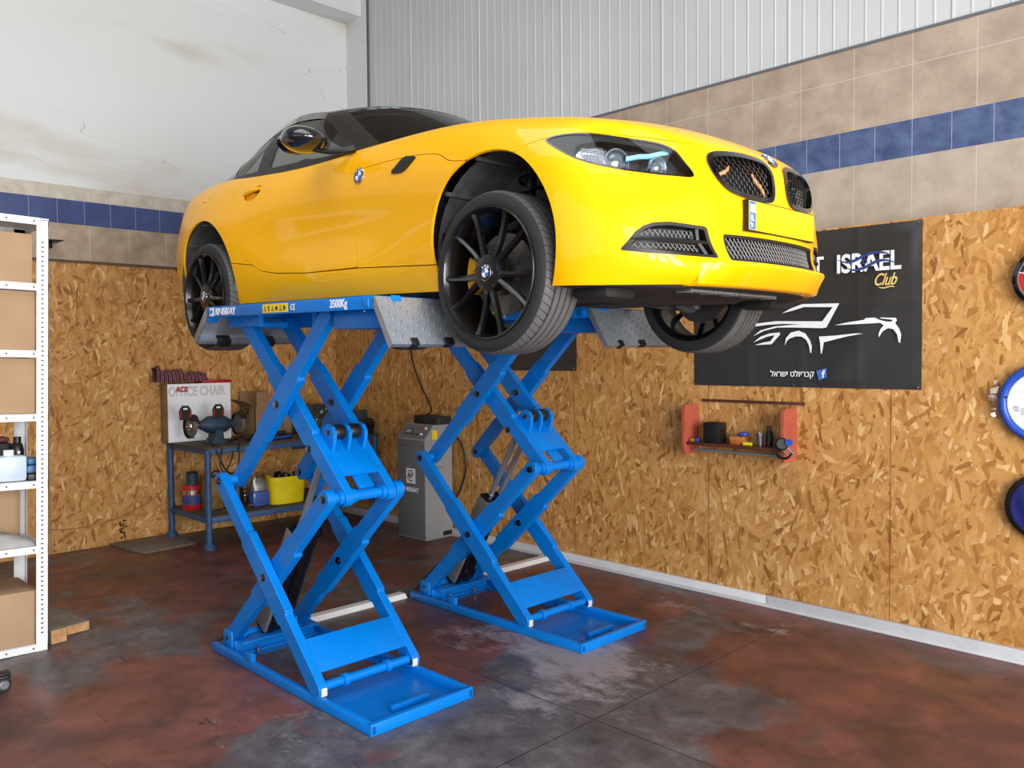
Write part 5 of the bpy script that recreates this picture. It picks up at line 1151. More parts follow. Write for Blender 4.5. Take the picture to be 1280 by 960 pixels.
t = thing('small_box', 'orange printed carton beside the black holder on the wall shelf', 'box', (2.455, yc, zs)); MB().box(-.05, .055, -.03, .03, 0, .055, bev=.002).build('carton', M['orange'], t); MB().box(-.05, .055, -.0308, -.0298, .034, .046).build('pale_stripe', M['cutwood'], t, smooth=0)
mb = MB(); mb.lathe([(0, 0), (.030, .001), (.040, .010), (.038, .018), (.02, .026), (0, .028)], 20, (0, 0, 0)); o = mb.build('blue_dish', M['royal']); o.location = (2.49, yc, zs+.0565); tag(o, 'blue round lid lying on the orange carton of the wall shelf', 'lid')
t = MB().lathe([(.012, -.028), (.012, .028)], 14, (0, 0, 0), (1, 0, 0)).build('yellow_tube', M['tub_yellow']); t.location = (2.545, yc-.045, zs+.012); tag(t, 'short yellow tube lying in front of the orange carton', 'tube')
t = MB().lathe([(.020, 0), (.026, .085), (.0245, .085), (.019, .004), (0, .004)], 20, (0, 0, 0)).build('drinking_glass', M['bottle_clear']); t.location = (2.625, yc-.03, zs+.0005); tag(t, 'empty clear drinking glass on the right end of the wall shelf', 'glass')
t = thing('spray_bottle', 'small dark bottle with brown cap behind the drinking glass', 'bottle', (2.655, yc+.03, zs)); MB().lathe([(0, 0), (.024, 0), (.024, .085), (.015, .10), (.012, .105), (0, .105)], 18).build('bottle_body', M['black'], t); MB().lathe([(0, .104), (.014, .104), (.014, .13), (0, .132)], 14).build('bottle_cap', M['cherry_dark'], t)
t = thing('tape_measure', 'small printed packet with blue end at the left end of the wall shelf', 'packet', (2.135, yc-.03, zs)); MB().box(-.03, .01, -.02, .02, 0, .022, bev=.003).build('packet', M['orange'], t); MB().box(.011, .04, -.02, .02, 0, .026, bev=.003).build('blue_end', M['navy_print'], t)
t = thing('ear_defenders', 'black headset with blue knob hanging on the right side panel of the wall shelf', 'headset', (2.835, ys-.015, 1.065))
MB().lathe([(0, -.02), (.036, -.02), (.040, -.01), (.040, .012), (.030, .02), (0, .02)], 22, (-.02, -.01, .02), (.5, -.8, .2)).build('ear_cup', M['black'], t); MB().tube(spl([(-.055, 0, .02), (-.06, -.005, -.03), (-.025, -.01, -.065), (.02, -.01, -.06), (.045, -.005, -.03)], 6), .008, 8).build('head_band', M['black'], t); mb = MB(); mb.tube([(.02, -.005, .0), (.06, -.0, -.04)], .007, 8); mb.tube([(-.01, -.005, -.02), (.03, 0, -.055)], .005, 8); each(mb, 'steel_arm', M['steel'], t); MB().lathe([(0, 0), (.022, .0), (.022, .014), (0, .014)], 14, (.03, -.01, .035), (.3, -1, 0)).build('blue_knob', M['royal'], t)

# ------------------------------------------------------------------ the three round things at the right edge of the wall
t = thing('round_clock', 'topmost round wall item with black rim and red and white face at the right edge', 'wall disc', (4.17, YW-.001, 2.02))
MB().lathe([(0, 0), (.150, .0), (.155, .02), (.150, .05), (.130, .062), (.125, .05), (0, .05)], 48, (0, 0, 0), (0, -1, 0)).build('rim', M['gloss_black'], t)
MB().lathe([(0, .0505), (.124, .0505), (.118, .054), (0, .056)], 48, (0, 0, 0), (0, -1, 0)).build('face', M['white'], t); mb = MB()
n_ = 12; V = [(.118*math.cos(a), -.0575, .118*math.sin(a)) for a in np.linspace(PI*.92, PI*1.25, n_)]+[(.075*math.cos(a), -.0575, .075*math.sin(a)) for a in np.linspace(PI*1.25, PI*.92, n_)]; mb.add(V, [tuple(range(2*n_))]); mb.build('red_arc', M['red'], t, smooth=0, recalc=False)
V = [(.118*math.cos(a), -.058, .118*math.sin(a)) for a in np.linspace(PI*.78, PI*.9, n_)]+[(.10*math.cos(a), -.058, .10*math.sin(a)) for a in np.linspace(PI*.9, PI*.78, n_)]; mb = MB(); mb.add(V, [tuple(range(2*n_))]); mb.build('dark_arc', M['black'], t, smooth=0, recalc=False)
t = thing('steering_wheel_cover', 'royal blue ring round a white paper disc hanging in the middle of the right edge', 'wheel cover', (4.165, YW-.001, 1.375))
MB().lathe([(.185+.024*math.cos(a), .028+.026*math.sin(a)) for a in [2*PI*k/10 for k in range(10)]][::-1], 56, (0, 0, 0), (0, -1, 0), closed=True).build('ring', M['royal'], t, smooth=60)
MB().lathe([(0, .018), (.168, .018), (.168, .034), (0, .036)], 48, (0, 0, 0), (0, -1, 0)).build('paper_disc', M['white'], t)
MB().tube([(-.208, -.03, .03), (-.162, -.052, .028)], .006, 6).build('stitched_seam', M['black'], t)
mb = MB()
for k, (z, l_) in enumerate(((-.02, .02), (-.028, .03), (-.036, .025), (-.044, .03), (.0, .012))): mb.box(-.135+k*.002, -.135+l_, -.0385, -.0365, z, z+.004)
for k in range(5): mb.box(-.10, -.07+.01*(k % 2), -.0385, -.0365, -.03-.008*k, -.027-.008*k)
mb.build('small_print', M['concrete'], t, smooth=0)
mb = MB(); random.seed(4); V = []; n_ = 10
for k in range(n_):
    z = .11-.022*k; V += [(-.20, -.010, z), (-.225-.012*random.random()-.02*math.sin(PI*k/9), -.03-.012*random.random(), z+.01*random.random()), (-.20+.01*random.random(), -.050, z)]
F = [(3*k+j, 3*k+j+1, 3*k+j+4, 3*k+j+3) for k in range(n_-1) for j in range(2)]; mb.add(V, F); mb.build('plastic_wrap', glass_mat('clear_film', (245, 245, 245), .06, .1), t, smooth=0, recalc=False)
t = thing('steering_wheel_cover', 'dark navy satin disc with black rim hanging lowest at the right edge', 'wheel cover', (4.165, YW-.001, .835))
MB().lathe([(0, .0), (.165, .0), (.175, .015), (.170, .04), (.155, .05), (0, .05)], 48, (0, 0, 0), (0, -1, 0)).build('rim', M['black'], t)
mb = MB(); V = []; n1, n2 = 40, 10
for j in range(n2+1):
    for k in range(n1):
        a = 2*PI*k/n1; r = .001+.150*j/n2; V.append((r*math.cos(a)+.012, -(.052+.014*math.sin(r*math.cos(a)*60+r*math.sin(a)*12)*(1-j/n2)+.012*(1-(j/n2)**2)), r*math.sin(a)))
mb.add(V, [(j*n1+k, j*n1+(k+1) % n1, (j+1)*n1+(k+1) % n1, (j+1)*n1+k) for j in range(n2) for k in range(n1)]); mb.build('satin_cover', M['navy_cloth'], t, smooth=80)

# ------------------------------------------------------------------ workbench
wb = thing('workbench', 'blue tube-legged workbench with two grimy shelves against the left wall', 'workbench', (0, 0, 0))
for x in (-1.61, -2.385):
    for y in (.735, 2.47):
        l_ = MB().tube([(x, y, .03), (x, y, .855)], .027, 16).build('leg', M['bench_blue'], wb); MB().lathe([(0, 0), (.055, 0), (.055, .022), (.032, .05), (0, .05)], 20, (x, y, .0)).build('foot', M['bench_blue'], l_)
for z0, z1 in ((.818, .862), (.225, .270)):
    for b in ((-1.625, -1.595, .735, 2.47), (-2.40, -2.37, .735, 2.47), (-2.385, -1.61, .72, .75), (-2.385, -1.61, 2.455, 2.485)): MB().box(*b, z0, z1, bev=.003).build('rail', M['bench_blue'], wb)
MB().box(-2.43, -1.585, .70, 2.50, .862, .878, bev=.002).build('bench_top', M['grime'], wb); MB().box(-2.39, -1.60, .73, 2.475, .262, .280, bev=.002).build('lower_shelf', M['grime'], wb)
MB().box(-2.40, -2.36, 2.0, 2.5, .70, .86).build('rear_rail', M['bench_blue'], wb)
zb = .8785; zl = .2805
t = thing('office_chair_box', 'white office chair carton with brown side and red-edged top on the left of the bench', 'box', (-2.34, .668, zb))
MB().box(-.08, .078, 0, .605, 0, .535, bev=.002).build('carton', M['card_dark'], t); MB().box(.078, .081, .003, .602, .003, .533).build('printed_face', M['white'], t, smooth=0)
TX = lambda y, z: T3((.0822, y, z), (0, 1, 0), (0, 0, 1), (1, 0, 0))
text('faded_lettering', 'OFFICE CHAIR', .118, TX(.010, .424), M['pale_print'] if 'pale_print' in M else M.setdefault('pale_print', mat('faded_grey_print', (196, 194, 196), .6, noise=.03)), t, bold=.005, sx=.705)
text('brand_lettering', 'ACE', .062, T3((.0832, .075, .462), (0, 1, 0), (0, .18, 1), (1, 0, 0)), M['red'], t, bold=.003, sx=.95)
MB().box(-.08, .075, .33, .62, .536, .560, bev=.002).build('red_lid_edge', M['red'], t)
mb = MB(); random.seed(2); V = []; n1, n2 = 26, 10
for i in range(n1+1):
    for j in range(n2+1):
        a = PI*j/n2; s_ = i/n1; h = .125+.012*math.sin(i*1.1)+.015*math.sin(i*.6+1)-.055*s_
        V.append((-.075*math.cos(a)+.008*math.sin(i*1.3+j), -.10+.47*s_+.010*math.sin(j*1.4+i), max(0, h*math.sin(a)**.7)+.009*math.sin(i*1.5+j*1.1)*math.sin(a)))
mb.add(V, [(i*(n2+1)+j, i*(n2+1)+j+1, (i+1)*(n2+1)+j+1, (i+1)*(n2+1)+j) for i in range(n1) for j in range(n2)])
for i in range(0, n1, 1): pass
o = mb.build('striped_cloth', M['stripes'], recalc=False, smooth=60); md = o.modifiers.new('t', 'SOLIDIFY'); md.thickness = .006; bake(o, 60); o.location = (-2.335, .685, zb+.553); tag(o, 'crumpled maroon and pink striped cloth lying on the office chair carton', 'cloth')
# bench grinder
gx, gz = -1.93, zb
t = thing('bench_grinder', 'dusty blue bench grinder with two stones and eye shields on the bench', 'bench grinder', (gx, .965, gz))
MB().lathe([(0, -.155), (.035, -.155), (.045, -.13), (.072, -.085), (.080, -.05), (.080, .05), (.072, .085), (.045, .13), (.035, .155), (0, .155)], 28, (0, 0, .17), (0, 1, 0)).build('motor_housing', M['grinder_blue'], t)
mb = MB(); mb.prism([(-.10, 0), (.10, 0), (.10, .015), (.045, .04), (.035, .12), (-.035, .12), (-.045, .04), (-.10, .015)], -.07, .07, T3((0, 0, 0), (0, 1, 0), (0, 0, 1), (1, 0, 0))); mb.build('base', M['grinder_blue'], t)
for s in (-1, 1):
    y = s*.225
    MB().tube([(0, s*.15, .17), (0, s*.26, .17)], .014, 12).build('spindle', M['steel'], t)
    o = MB().lathe([(0, -.016), (.088, -.016), (.092, -.01), (.092, .01), (.088, .016), (0, .016)], 36, (0, y, .165), (0, 1, 0)).build('grinding_wheel', M['grind_wheel'], t); MB().lathe([(0, 0), (.042, 0), (.038, .008), (.016, .010), (.014, .03), (0, .03)], 20, (0, y+s*.016, .165), (0, s, 0)).build('flange_nut', M['steel'], o)
    mb = MB(); n_ = 18; V = []
    for k in range(n_+1):
        a = math.radians(30+250*k/n_)
        for r_, yy in ((.100, y-.030), (.100, y+.030), (.106, y+.032), (.106, y-.032)): V.append((r_*math.cos(a), yy, .165+r_*math.sin(a)))
    mb.add(V, [(k*4+j, k*4+(j+1) % 4, (k+1)*4+(j+1) % 4, (k+1)*4+j) for k in range(n_) for j in range(4)]+[(3, 2, 1, 0), tuple(n_*4+j for j in range(4))]); mb.build('wheel_guard', M['black'], t)
    ysd = (-.30 if s < 0 else .0)
    mb = MB(); mb.prism([(-.050, -.07), (.050, -.07), (.056, .0), (.045, .03), (.025, .055), (-.025, .055), (-.045, .03), (-.056, .0)], 0, .006, T3((.05, ysd+.0, .30), (0, 1, 0), (0, 0, 1), (1, 0, 0))); o = mb.build('eye_shield', M['black'], t)
    MB().box(.0565, .058, ysd-.018, ysd+.018, .318, .334).build('shield_window', M['white'], o, smooth=0); mb = MB(); mb.box(.0565, .060, ysd-.047, ysd-.036, .245, .305); mb.box(.0565, .060, ysd+.036, ysd+.047, .245, .305); each(mb, 'red_edge', M['red'], o)
    MB().tube([(.03, ysd, .25), (.0, s*.15, .20)], .008, 8).build('shield_arm', M['black'], t)
MB().tube(spl([(.02, .16, .25), (.06, .24, .30), (.05, .29, .29), (.0, .30, .24)], 5), .006, 6).build('wire_bracket', M['black'], t)
gr_ = t
gc = (MB().tube(spl([(-1.88, .86, .93), (-1.66, .80, .90), (-1.57, .82, .80), (-1.565, .86, .70), (-1.565, .93, .64), (-1.565, .99, .70), (-1.57, 1.0, .86), (-1.63, 1.03, .93), (-1.80, 1.02, .90)], 8), .009, 8).build('mains_cable', M['black'])); gc.parent = gr_; gc.location = (-gx, -.965, -gz)
gc = (MB().tube(spl([(-1.70, .84, .888), (-1.58, .85, .86), (-1.56, .82, .74), (-1.56, .86, .66), (-1.56, .92, .75), (-1.57, .95, .84)], 8), .007, 8).build('mains_cable', M['rubber'])); gc.parent = gr_; gc.location = (-gx, -.965, -gz)
# things along the bench
t = thing('open_carton', 'open brown carton with raised flaps behind the grinder', 'box', (-2.24, 1.43, zb)); mb = MB()
for b in ((-.15, .15, 0, .006), (-.15, .15, .294, .30), (-.15, -.144, 0, .30), (.144, .15, 0, .30)): mb.box(*b, 0, .30)
mb.box(-.15, .15, 0, .3, 0, .006); mb.build('carton', M['card_dark'], t)
T = T3((-.15, 0, .30), (1, 0, 0), (0, -.85, .5), (0, .5, .85)); mb = MB(); mb.box(0, .3, 0, .12, 0, .005, T=T); mb.box(-.15, -.145, .0, .30, .30, .44); mb.box(.145, .15, .02, .15, .30, .435); each(mb, 'flap', M['card_dark'], t)
tag(MB().box(-2.42, -2.32, 1.78, 1.98, zb, zb+.24, bev=.004).build('small_carton', M['card']), 'small closed brown carton beside the open one', 'box')
t = thing('tool_tray', 'low black tool tray with blue front edge between grinder and carton', 'tray', (-1.86, 1.25, zb)); mb = MB(); mb.box(-.10, .08, 0, .40, 0, .045, bev=.01); mb.build('tray', M['black'], t); mb = MB(); mb.tube(spl([(.085, .02, .03), (.10, .12, .02), (.10, .28, .02), (.085, .38, .03)], 6), .012, 8); mb.build('blue_edge', M['royal'], t); mb = MB()
for k in range(5): mb.box(-.06+k*.02, -.045+k*.02, .05+.03*k, .28+.02*k, .045, .06+.004*k)
each(mb, 'tool', M['black'], t)
t = thing('plastic_crate', 'dark crate with crumpled clear plastic bag behind the front lift arms', 'crate', (-2.14, 1.93, zb)); MB().box(-.12, .10, 0, .30, 0, .29, bev=.008).build('crate_body', mat('dark_grey_green_crate', (52, 58, 58), .6, noise=.25), t)
random.seed(8); mb = MB(); V = []; n_ = 9
for i in range(n_):
    for j in range(n_): V.append((.105+.03*random.random(), .10+.20*i/(n_-1), .08+.24*j/(n_-1)+.02*random.random()))
mb.add(V, [(i*n_+j, i*n_+j+1, (i+1)*n_+j+1, (i+1)*n_+j) for i in range(n_-1) for j in range(n_-1)]); mb.build('clear_bag', bpy.data.materials['clear_film'], t, smooth=0, recalc=False)
t = thing('white_bottle', 'white squeeze bottle near the right end of the bench', 'bottle', (-1.89, 2.375, zb)); MB().lathe([(0, 0), (.035, 0), (.035, .13), (.022, .16), (0, .165)], 20).build('bottle_body', M['concrete'], t); MB().lathe([(0, .16), (.022, .16), (.016, .185), (.007, .215), (0, .22)], 14).build('bottle_cap', M['white'], t)
tag(MB().box(-2.03, -2.0, 2.33, 2.46, zb, zb+.33, bev=.003).build('steel_sheet', M['rubber']), 'upright dark grey panel behind the white squeeze bottle', 'panel')
t = thing('bench_vise', 'black vise with round handle on the right end of the bench', 'vise', (-1.69, 2.41, zb)); mb = MB(); mb.box(-.06, .06, -.10, .06, 0, .05, bev=.008); mb.box(-.04, .04, -.09, .05, .05, .12, bev=.01); mb.build('vise_body', M['black'], t); MB().lathe([(.045, -.01), (.07, -.01), (.07, .012), (.045, .012)], 20, (.075, -.01, .09), (1, 0, 0), closed=True).build('handle', M['black'], t); MB().tube([(.03, -.01, .09), (.12, -.01, .09)], .014, 10).build('screw', M['black'], t)
tag(MB().box(-1.70, -1.65, 2.33, 2.495, zb+.001, zb+.23, bev=.003).build('blue_end_panel', mat('dark_blue_grey_panel', (48, 58, 66), .6, noise=.2)), 'dark blue-grey upright panel at the right end of the bench', 'panel'); bpy.data.objects['blue_end_panel'].location = (-.12, 0.0, 0)
# lower shelf
def canister(name, label, cat, loc, parts, g=None):
    t = thing(name, label, cat, loc, group=g)
    for n_, m, prof in parts: MB().lathe(prof, 28).build(n_, M[m], t)
    return t
canister('paint_tin', 'red printed tin on the lower left of the bench shelf', 'tin', (-2.10, .805, zl), (('tin', 'red', [(0, 0), (.078, 0), (.080, .006), (.080, .214), (.076, .22), (0, .22)]), ('label_band', 'navy_print', [(.0808, .05), (.0812, .05), (.0812, .13), (.0808, .13)]), ('shiny_band', 'steel', [(.0808, .14), (.0812, .14), (.0812, .175), (.0808, .175)])))
canister('metal_cup', 'small dented metal can standing on the red tin', 'can', (-2.10, .81, zl+.2205), (('can', 'grinder_blue', [(0, 0), (.05, 0), (.048, .03), (.052, .06), (.050, .09), (.054, .11), (0, .11)]), ('dark_lid', 'black', [(0, .11), (.052, .11), (.045, .12), (0, .122)])))
t = thing('oil_can', 'dirty golden oil canister behind the front bench leg', 'canister', (-1.96, .93, zl)); MB().box(-.07, .07, -.08, .08, 0, .30, bev=.015).build('canister_body', mat('dirty_gold_tin', (120, 98, 50), .5, .3, noise=.4, nscale=14), t); MB().lathe([(.0, .30), (.025, .30), (.025, .335), (0, .335)], 16, (.0, -.04, 0)).build('cap', M['black'], t); MB().tube(spl([(0, -.01, .30), (0, .02, .34), (0, .06, .335), (0, .07, .30)], 5), .008, 8).build('handle', M['black'], t)
t = thing('white_canister', 'dirty white plastic canister between oil canister and black reel', 'canister', (-1.90, 1.055, zl)); MB().box(-.05, .05, -.035, .035, 0, .25, bev=.02).build('canister_body', M['concrete'], t); MB().lathe([(0, .25), (.02, .25), (.02, .28), (0, .28)], 14).build('cap', M['white'], t)
t = thing('black_pump', 'black hand pump with steel spring beside the blue fluid jug', 'pump', (-1.85, 1.155, zl)); MB().lathe([(0, 0), (.050, 0), (.050, .22), (.04, .26), (0, .27)], 20, (-.08, 0, 0)).build('pump_body', M['black'], t); mb = MB(); mb.tube([(.0+.014*math.cos(a), .035+.014*math.sin(a), .04+.16*a/(2*PI*9)) for a in np.linspace(0, 2*PI*9, 100)], .003, 5); mb.build('spring', M['steel'], t)
t = thing('loose_tools', 'scattered chrome sockets and spanners at the shelf front left of the pump', 'tools', (-1.70, 1.0, zl)); mb = MB(); random.seed(7)
for k in range(7): a = random.uniform(-.9, .9); x, y = random.uniform(-.03, .04), -.09+k*.035; mb.tube([(x, y, .012+.004*k), (x+.07*math.sin(a), y+.07*math.cos(a), .015+.004*k)], .009, 8)
each(mb, 'tool', M['steel'], t)
t = thing('washer_fluid_jug', 'translucent jug half full of blue washer fluid on the lower shelf', 'jug', (-1.80, 1.30, zl))
MB().box(-.06, .06, -.082, .082, .001, .145, bev=.022).build('blue_fluid', M['blue_liquid'], t)
mb = MB(); V = []; F = []; lv = [(.147, 1.0), (.165, 1.0), (.19, .98), (.225, .80), (.26, .50), (.275, .35)]; n_ = 24
for z, f in lv:
    for k in range(n_): a = 2*PI*k/n_; c_, s_ = math.cos(a), math.sin(a); q = (abs(c_)**4+abs(s_)**4)**.25; V.append((.062*f*c_/q*.98, .084*f*s_/q*.98, z))
for i in range(len(lv)-1):
    for k in range(n_): F.append((i*n_+k, i*n_+(k+1) % n_, (i+1)*n_+(k+1) % n_, (i+1)*n_+k))
F.append(tuple((len(lv)-1)*n_+k for k in range(n_))); mb.add(V, F); mb.build('jug_body', glass_mat('frosted_jug', (206, 212, 220), .30, .5), t, smooth=60)
MB().tube(spl([(.0, -.03, .262), (.03, -.058, .235), (.045, -.06, .19), (.04, -.05, .16)], 5), .012, 8).build('jug_handle', M['white'], t)
t = thing('yellow_tub', 'bright yellow oval plastic tub filled with dark oily stuff', 'tub', (-1.80, 1.575, zl)); mb = MB(); V = []; n_ = 36; lv = [(.0, .80, .9), (.015, .86, .92), (.24, 1.0, 1.0), (.255, 1.03, 1.02), (.250, .96, .96), (.10, .90, .88)]
for z, fx, fy in lv:
    for k in range(n_): a = 2*PI*k/n_; c_, s_ = math.cos(a), math.sin(a); q = (abs(c_)**3+abs(s_)**3)**(1/3); V.append((.115*fx*c_/q, .185*fy*s_/q, z))
mb.add(V, [(i*n_+k, i*n_+(k+1) % n_, (i+1)*n_+(k+1) % n_, (i+1)*n_+k) for i in range(len(lv)-1) for k in range(n_)]+[tuple(range(n_-1, -1, -1)), tuple((len(lv)-1)*n_+k for k in range(n_))]); mb.build('tub_body', M['tub_yellow'], t, smooth=50)
mb = MB(); random.seed(3)
for k in range(9): mb.tube([(random.uniform(-.06, .06), random.uniform(-.12, .10), .10), (random.uniform(-.05, .05), random.uniform(-.12, .12), random.uniform(.24, .285))], random.uniform(.02, .035), 8)
mb.build('dark_contents', M['black'], t)
# floor board and cable at the left wall
o = MB().box(-.32, .28, -.24, .24, 0, .018, bev=.004).build('floor_board', M['plank']); o.location = (-2.14, .47, .001); o.rotation_euler = (0, 0, .12); tag(o, 'thin grey wooden board lying flat on the floor beside the bench leg', 'board')
o = MB().tube(spl([(XL+.006, -.36, .222), (XL+.006, -.20, .200), (XL+.006, -.04, .192), (XL+.006, .12, .205), (XL+.006, .28, .235), (XL+.006, .45, .30), (XL+.006, .60, .37), (XL+.008, .70, .46)], 8), .0035, 6).build('wall_cable', M['card_dark']); tag(o, 'thin brown cable sagging along the foot of the left wall', 'cable')
mb = MB(); random.seed(5)
for k in range(14): a = random.uniform(0, 2*PI); c_ = (XL+.012, .306+.02*math.sin(k), .06+.011*k); mb.tube([c_, (XL+.02+.01*random.random(), c_[1]+.022*math.cos(a), c_[2]+.02*math.sin(a))], .006, 5)
tag(mb.build('wire_tangle', M['black']), 'small black tangle of wire hanging low on the left strand board', 'wire')
t = thing('wall_bracket', 'small black metal bracket high on the left wall beside the white rack', 'bracket', (XL+.001, -.32, 2.605)); MB().box(0, .18, 0, .16, .02, .028, bev=.002).build('plate', M['black'], t); MB().box(0, .06, .05, .11, -.03, .02, bev=.006).build('clamp', M['black'], t)
# ------------------------------------------------------------------ rack on the left edge
rk = thing('shelving_rack', 'white slotted-angle shelving rack cut by the left edge of the photo', 'shelving rack', (0, 0, 0))
lean = Matrix.Translation((0, -1.0, 0)) @ Matrix.Rotation(math.radians(-1.5), 4, 'X') @ Matrix.Translation((0, 1.0, 0))
def pt(n_, m, mb, par=rk, **k): mb.v = [tuple(lean @ Vector(v)) for v in mb.v]; return mb.build(n_, M[m], par, **k)
RY0, RX0, RX1 = -2.05, .092, -.36
for x, dx in ((RX0, -1), (RX1, 1)):
    for y, dy in ((-1.0, -1), (RY0, 1)):
        mb = MB(); mb.box(min(x, x+dx*.003), max(x, x+dx*.003), min(y, y+dy*.062), max(y, y+dy*.062), .0, 2.425); mb.box(min(x, x+dx*.035), max(x, x+dx*.035), min(y, y+dy*.003), max(y, y+dy*.003), .0, 2.425); o = pt('upright_post', 'white_paint', mb, smooth=0)
        if x == RX0:
            mb = MB(); z = .10
            while z < 2.30: mb.box(x+.0002, x+.0008, y+dy*.032-.006, y+dy*.032+.006, z, z+.007); z += .0265
            pt('slot_row', 'black', mb, o, smooth=0)
for z in (.022, .577, .945, 1.322, 1.678, 2.052, 2.420):
    mb = MB(); mb.box(RX0-.004, RX0-.001, RY0+.05, -1.045, z-.022, z+.018); mb.box(RX1, RX1+.003, RY0, -1.0, z-.022, z+.018); mb.box(RX1, RX0, -1.004, -1.001, z-.022, z+.018); mb.box(RX1, RX0, RY0, RY0+.003, z-.022, z+.018)
    mb.box(RX1+.003, RX0-.004, RY0+.003, -1.004, z+.010, z+.0175); o = pt('shelf', 'white_paint' if z < 2.3 else 'white_paint', mb, smooth=0)
    mb = MB()
    for y in (-1.075, -1.21): mb.lathe([(.005, 0), (.005, .002), (0, .0025)], 8, (RX0-.001, y, z-.002), (1, 0, 0))
    mb.v = [tuple(lean @ Vector(v)) for v in mb.v]; each(mb, 'rivet', M['black'], o)
def box_on(z, h, y1, label, w_=.62, d=.36, m='card', x0=.06):
    t = thing('cardboard_box', label, 'box', (x0-d/2, y1-w_/2, z+.019), group='cardboard boxes on the white rack')
    MB().box(-d/2, d/2, -w_/2, w_/2, 0, h, bev=.003).build('carton', M[m], t); MB().box(-d/2, d/2, -.025, .025, h, h+.001).build('packing_tape', M['card_dark'], t, smooth=0); return t
sh_ = lambda z: z*math.tan(math.radians(1.5))
box_on(2.052, .275, -1.075, 'brown carton on the topmost loaded shelf of the white rack'); box_on(1.678, .33, -1.055, 'brown carton on the second shelf from the top of the rack'); box_on(1.322, .31, -1.055, 'brown carton on the rack shelf just above the bottles')
box_on(.577, .30, -1.075, 'brown carton standing behind the grey cloth on the rack', x0=-.17, d=.17)
t = box_on(.022, .30, -1.045, 'large brown carton with open flaps on the floor shelf of the rack', .80, .40); T = T3((-.18, .10, .335), (1, 0, 0), (0, -1, .08), (0, .08, 1)); MB().box(0, .3, 0, .4, 0, .005, T=T).build('flap', M['card_dark'], t)
zt_ = .945+.0195
t = thing('white_jug', 'translucent white plastic jug with white cap on the rack', 'jug', (.03, -1.165, zt_)); MB().box(-.045, .045, -.08, .065, 0, .145, bev=.02).build('jug_body', M['white_jug'] if 'white_jug' in M else M.setdefault('white_jug', mat('milky_white_plastic', (190, 206, 222), .4, noise=.05, nscale=6)), t); MB().lathe([(0, .143), (.026, .143), (.026, .175), (0, .178)], 16, (0, -.02, 0)).build('jug_cap', M['white'], t)
t = thing('black_bottle', 'tall black spray bottle behind the white jug on the rack', 'bottle', (-.14, -1.10, zt_)); MB().lathe([(0, 0), (.035, 0), (.035, .16), (.028, .19), (.02, .20), (.02, .235), (0, .235)], 20).build('bottle_body', M['black'], t); MB().box(-.004, .036, -.006, .006, .14, .155).build('label_mark', M['galv'], t)
t = thing('blue_bag', 'folded blue plastic bag stacked on the black tray of the rack', 'bag', (-.02, -1.058, zt_+.037)); mb = MB(); mb.box(-.07, .05, -.035, .040, 0, .045, bev=.012); mb.box(-.06, .045, -.03, .045, .046, .085, bev=.014); mb.build('folded_bag', mat('faded_blue_plastic', (66, 112, 158), .5, noise=.2), t)
tag(MB().box(-.11, .06, -1.095, -1.012, zt_, zt_+.036, bev=.004).build('black_tray', M['black']), 'flat black tray under the blue bag on the rack', 'tray')
t = thing('dark_hood', 'dark grey crumpled object with brown edge at the left edge above the jug', 'scrap', (-.26, -1.18, zt_)); MB().box(-.06, .06, -.12, .08, 0, .20, bev=.03).build('body', M['rubber'], t); MB().box(-.055, .055, -.12, .06, .20, .23, bev=.012).build('brown_edge', M['cherry_dark'], t)
mb = MB(); V = []; n1, n2 = 20, 10
for i in range(n1+1):
    for j in range(n2+1): s_, q = i/n1, j/n2; V.append((-.13+.20*q, -1.62+.58*s_, .577+.019+max(.0, .085*math.sin(PI*s_)**.6*math.sin(PI*q)**.5+.012*math.sin(i*1.3+j*2.0)*math.sin(PI*q)*math.sin(PI*s_))))
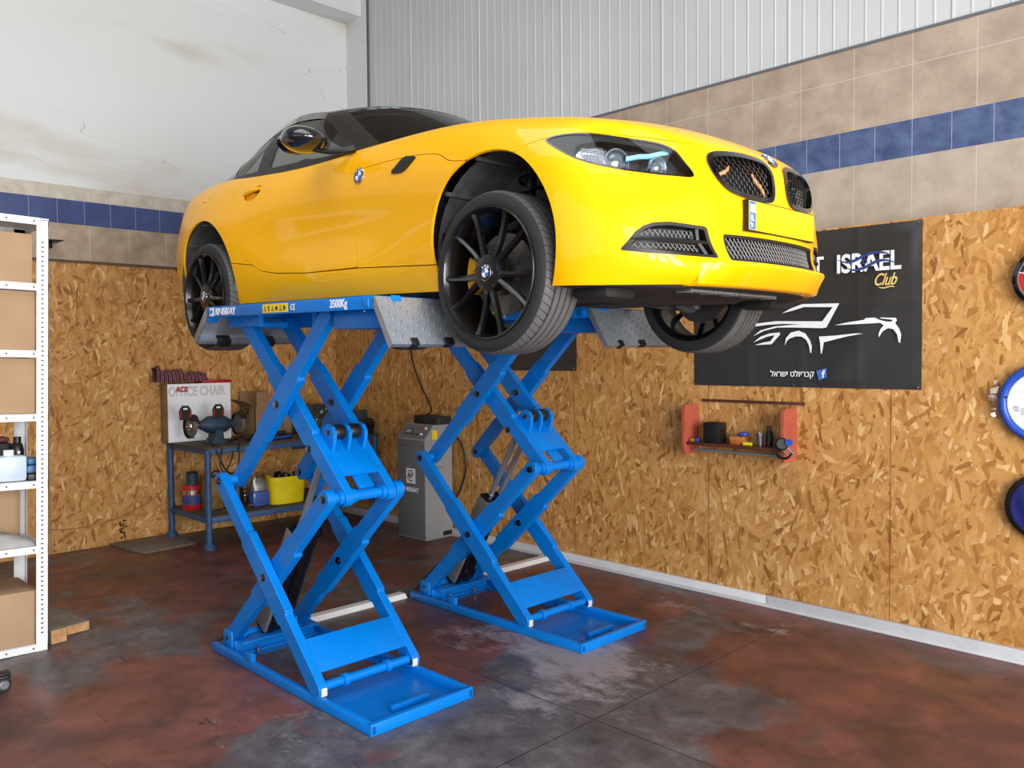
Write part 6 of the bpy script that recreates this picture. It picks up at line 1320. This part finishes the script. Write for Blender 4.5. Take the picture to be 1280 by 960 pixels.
mb.add(V, [(i*(n2+1)+j, (i+1)*(n2+1)+j, (i+1)*(n2+1)+j+1, i*(n2+1)+j+1) for i in range(n1) for j in range(n2)]); o = mb.build('grey_cloth', M['cloth_grey'], recalc=False, smooth=70); tag(o, 'pale grey folded cloth on the second lowest shelf of the rack', 'cloth')
for o in list(C.objects):
    if o.parent is None and o.get('label') and ('rack' in o['label']) and ('on ' in o['label'] or 'behind' in o['label'] or 'under' in o['label']) and 'floor by' not in o['label'] and o is not rk and 'wall beside' not in o['label']: o.matrix_world = lean @ (Matrix.Translation(o.location) if o.type == 'EMPTY' else Matrix.Identity(4))
bpy.data.objects['dark_hood'].matrix_world = lean @ Matrix.Translation((-.26, -1.18, zt_))
# wood on the floor by the rack
def beam(L, w_, h, loc, rot, label):
    t = thing('wooden_beam', label, 'wooden beam', loc, (0, 0, rot), group='timber pieces on the floor by the rack'); MB().box(-L, -.001, -w_/2, w_/2, 0, h, bev=.004).build('beam_body', M['plank'], t); MB().box(-.0012, .0, -w_/2+.004, w_/2-.004, .004, h-.004).build('sawn_end', M['cutwood'], t, smooth=0)
beam(.95, .165, .058, (-.085, -.80, 0.001), .13, 'long grey plank with pale sawn end lying right of the rack foot')
beam(.60, .09, .085, (.03, -.925, 0.001), .10, 'short square timber just right of the rack foot')
# castor at the left edge
t = thing('castor_wheel', 'black and grey castor on the floor at the left edge', 'castor', (.600, -1.345, 0)); MB().lathe([(0, -.014), (.030, -.014), (.036, -.010), (.036, .010), (.030, .014), (0, .014)], 24, (0, 0, .036), (.8, .2, 0)).build('wheel', M['rubber'], t); MB().lathe([(0, 0), (.024, 0), (.020, .004), (0, .004)], 20, (.0137, .0034, .036), (.8, .2, 0)).build('wheel_cap', M['galv'], t); mb = MB(); mb.box(-.03, .03, -.05, .03, .070, .085, bev=.004); mb.box(-.02, .02, -.045, -.035, .02, .075, bev=.003); mb.build('fork', M['black'], t)
MB().box(-.03, .03, -.20, .03, .085, .10, bev=.006).build('mount_bar', M['black'], t)
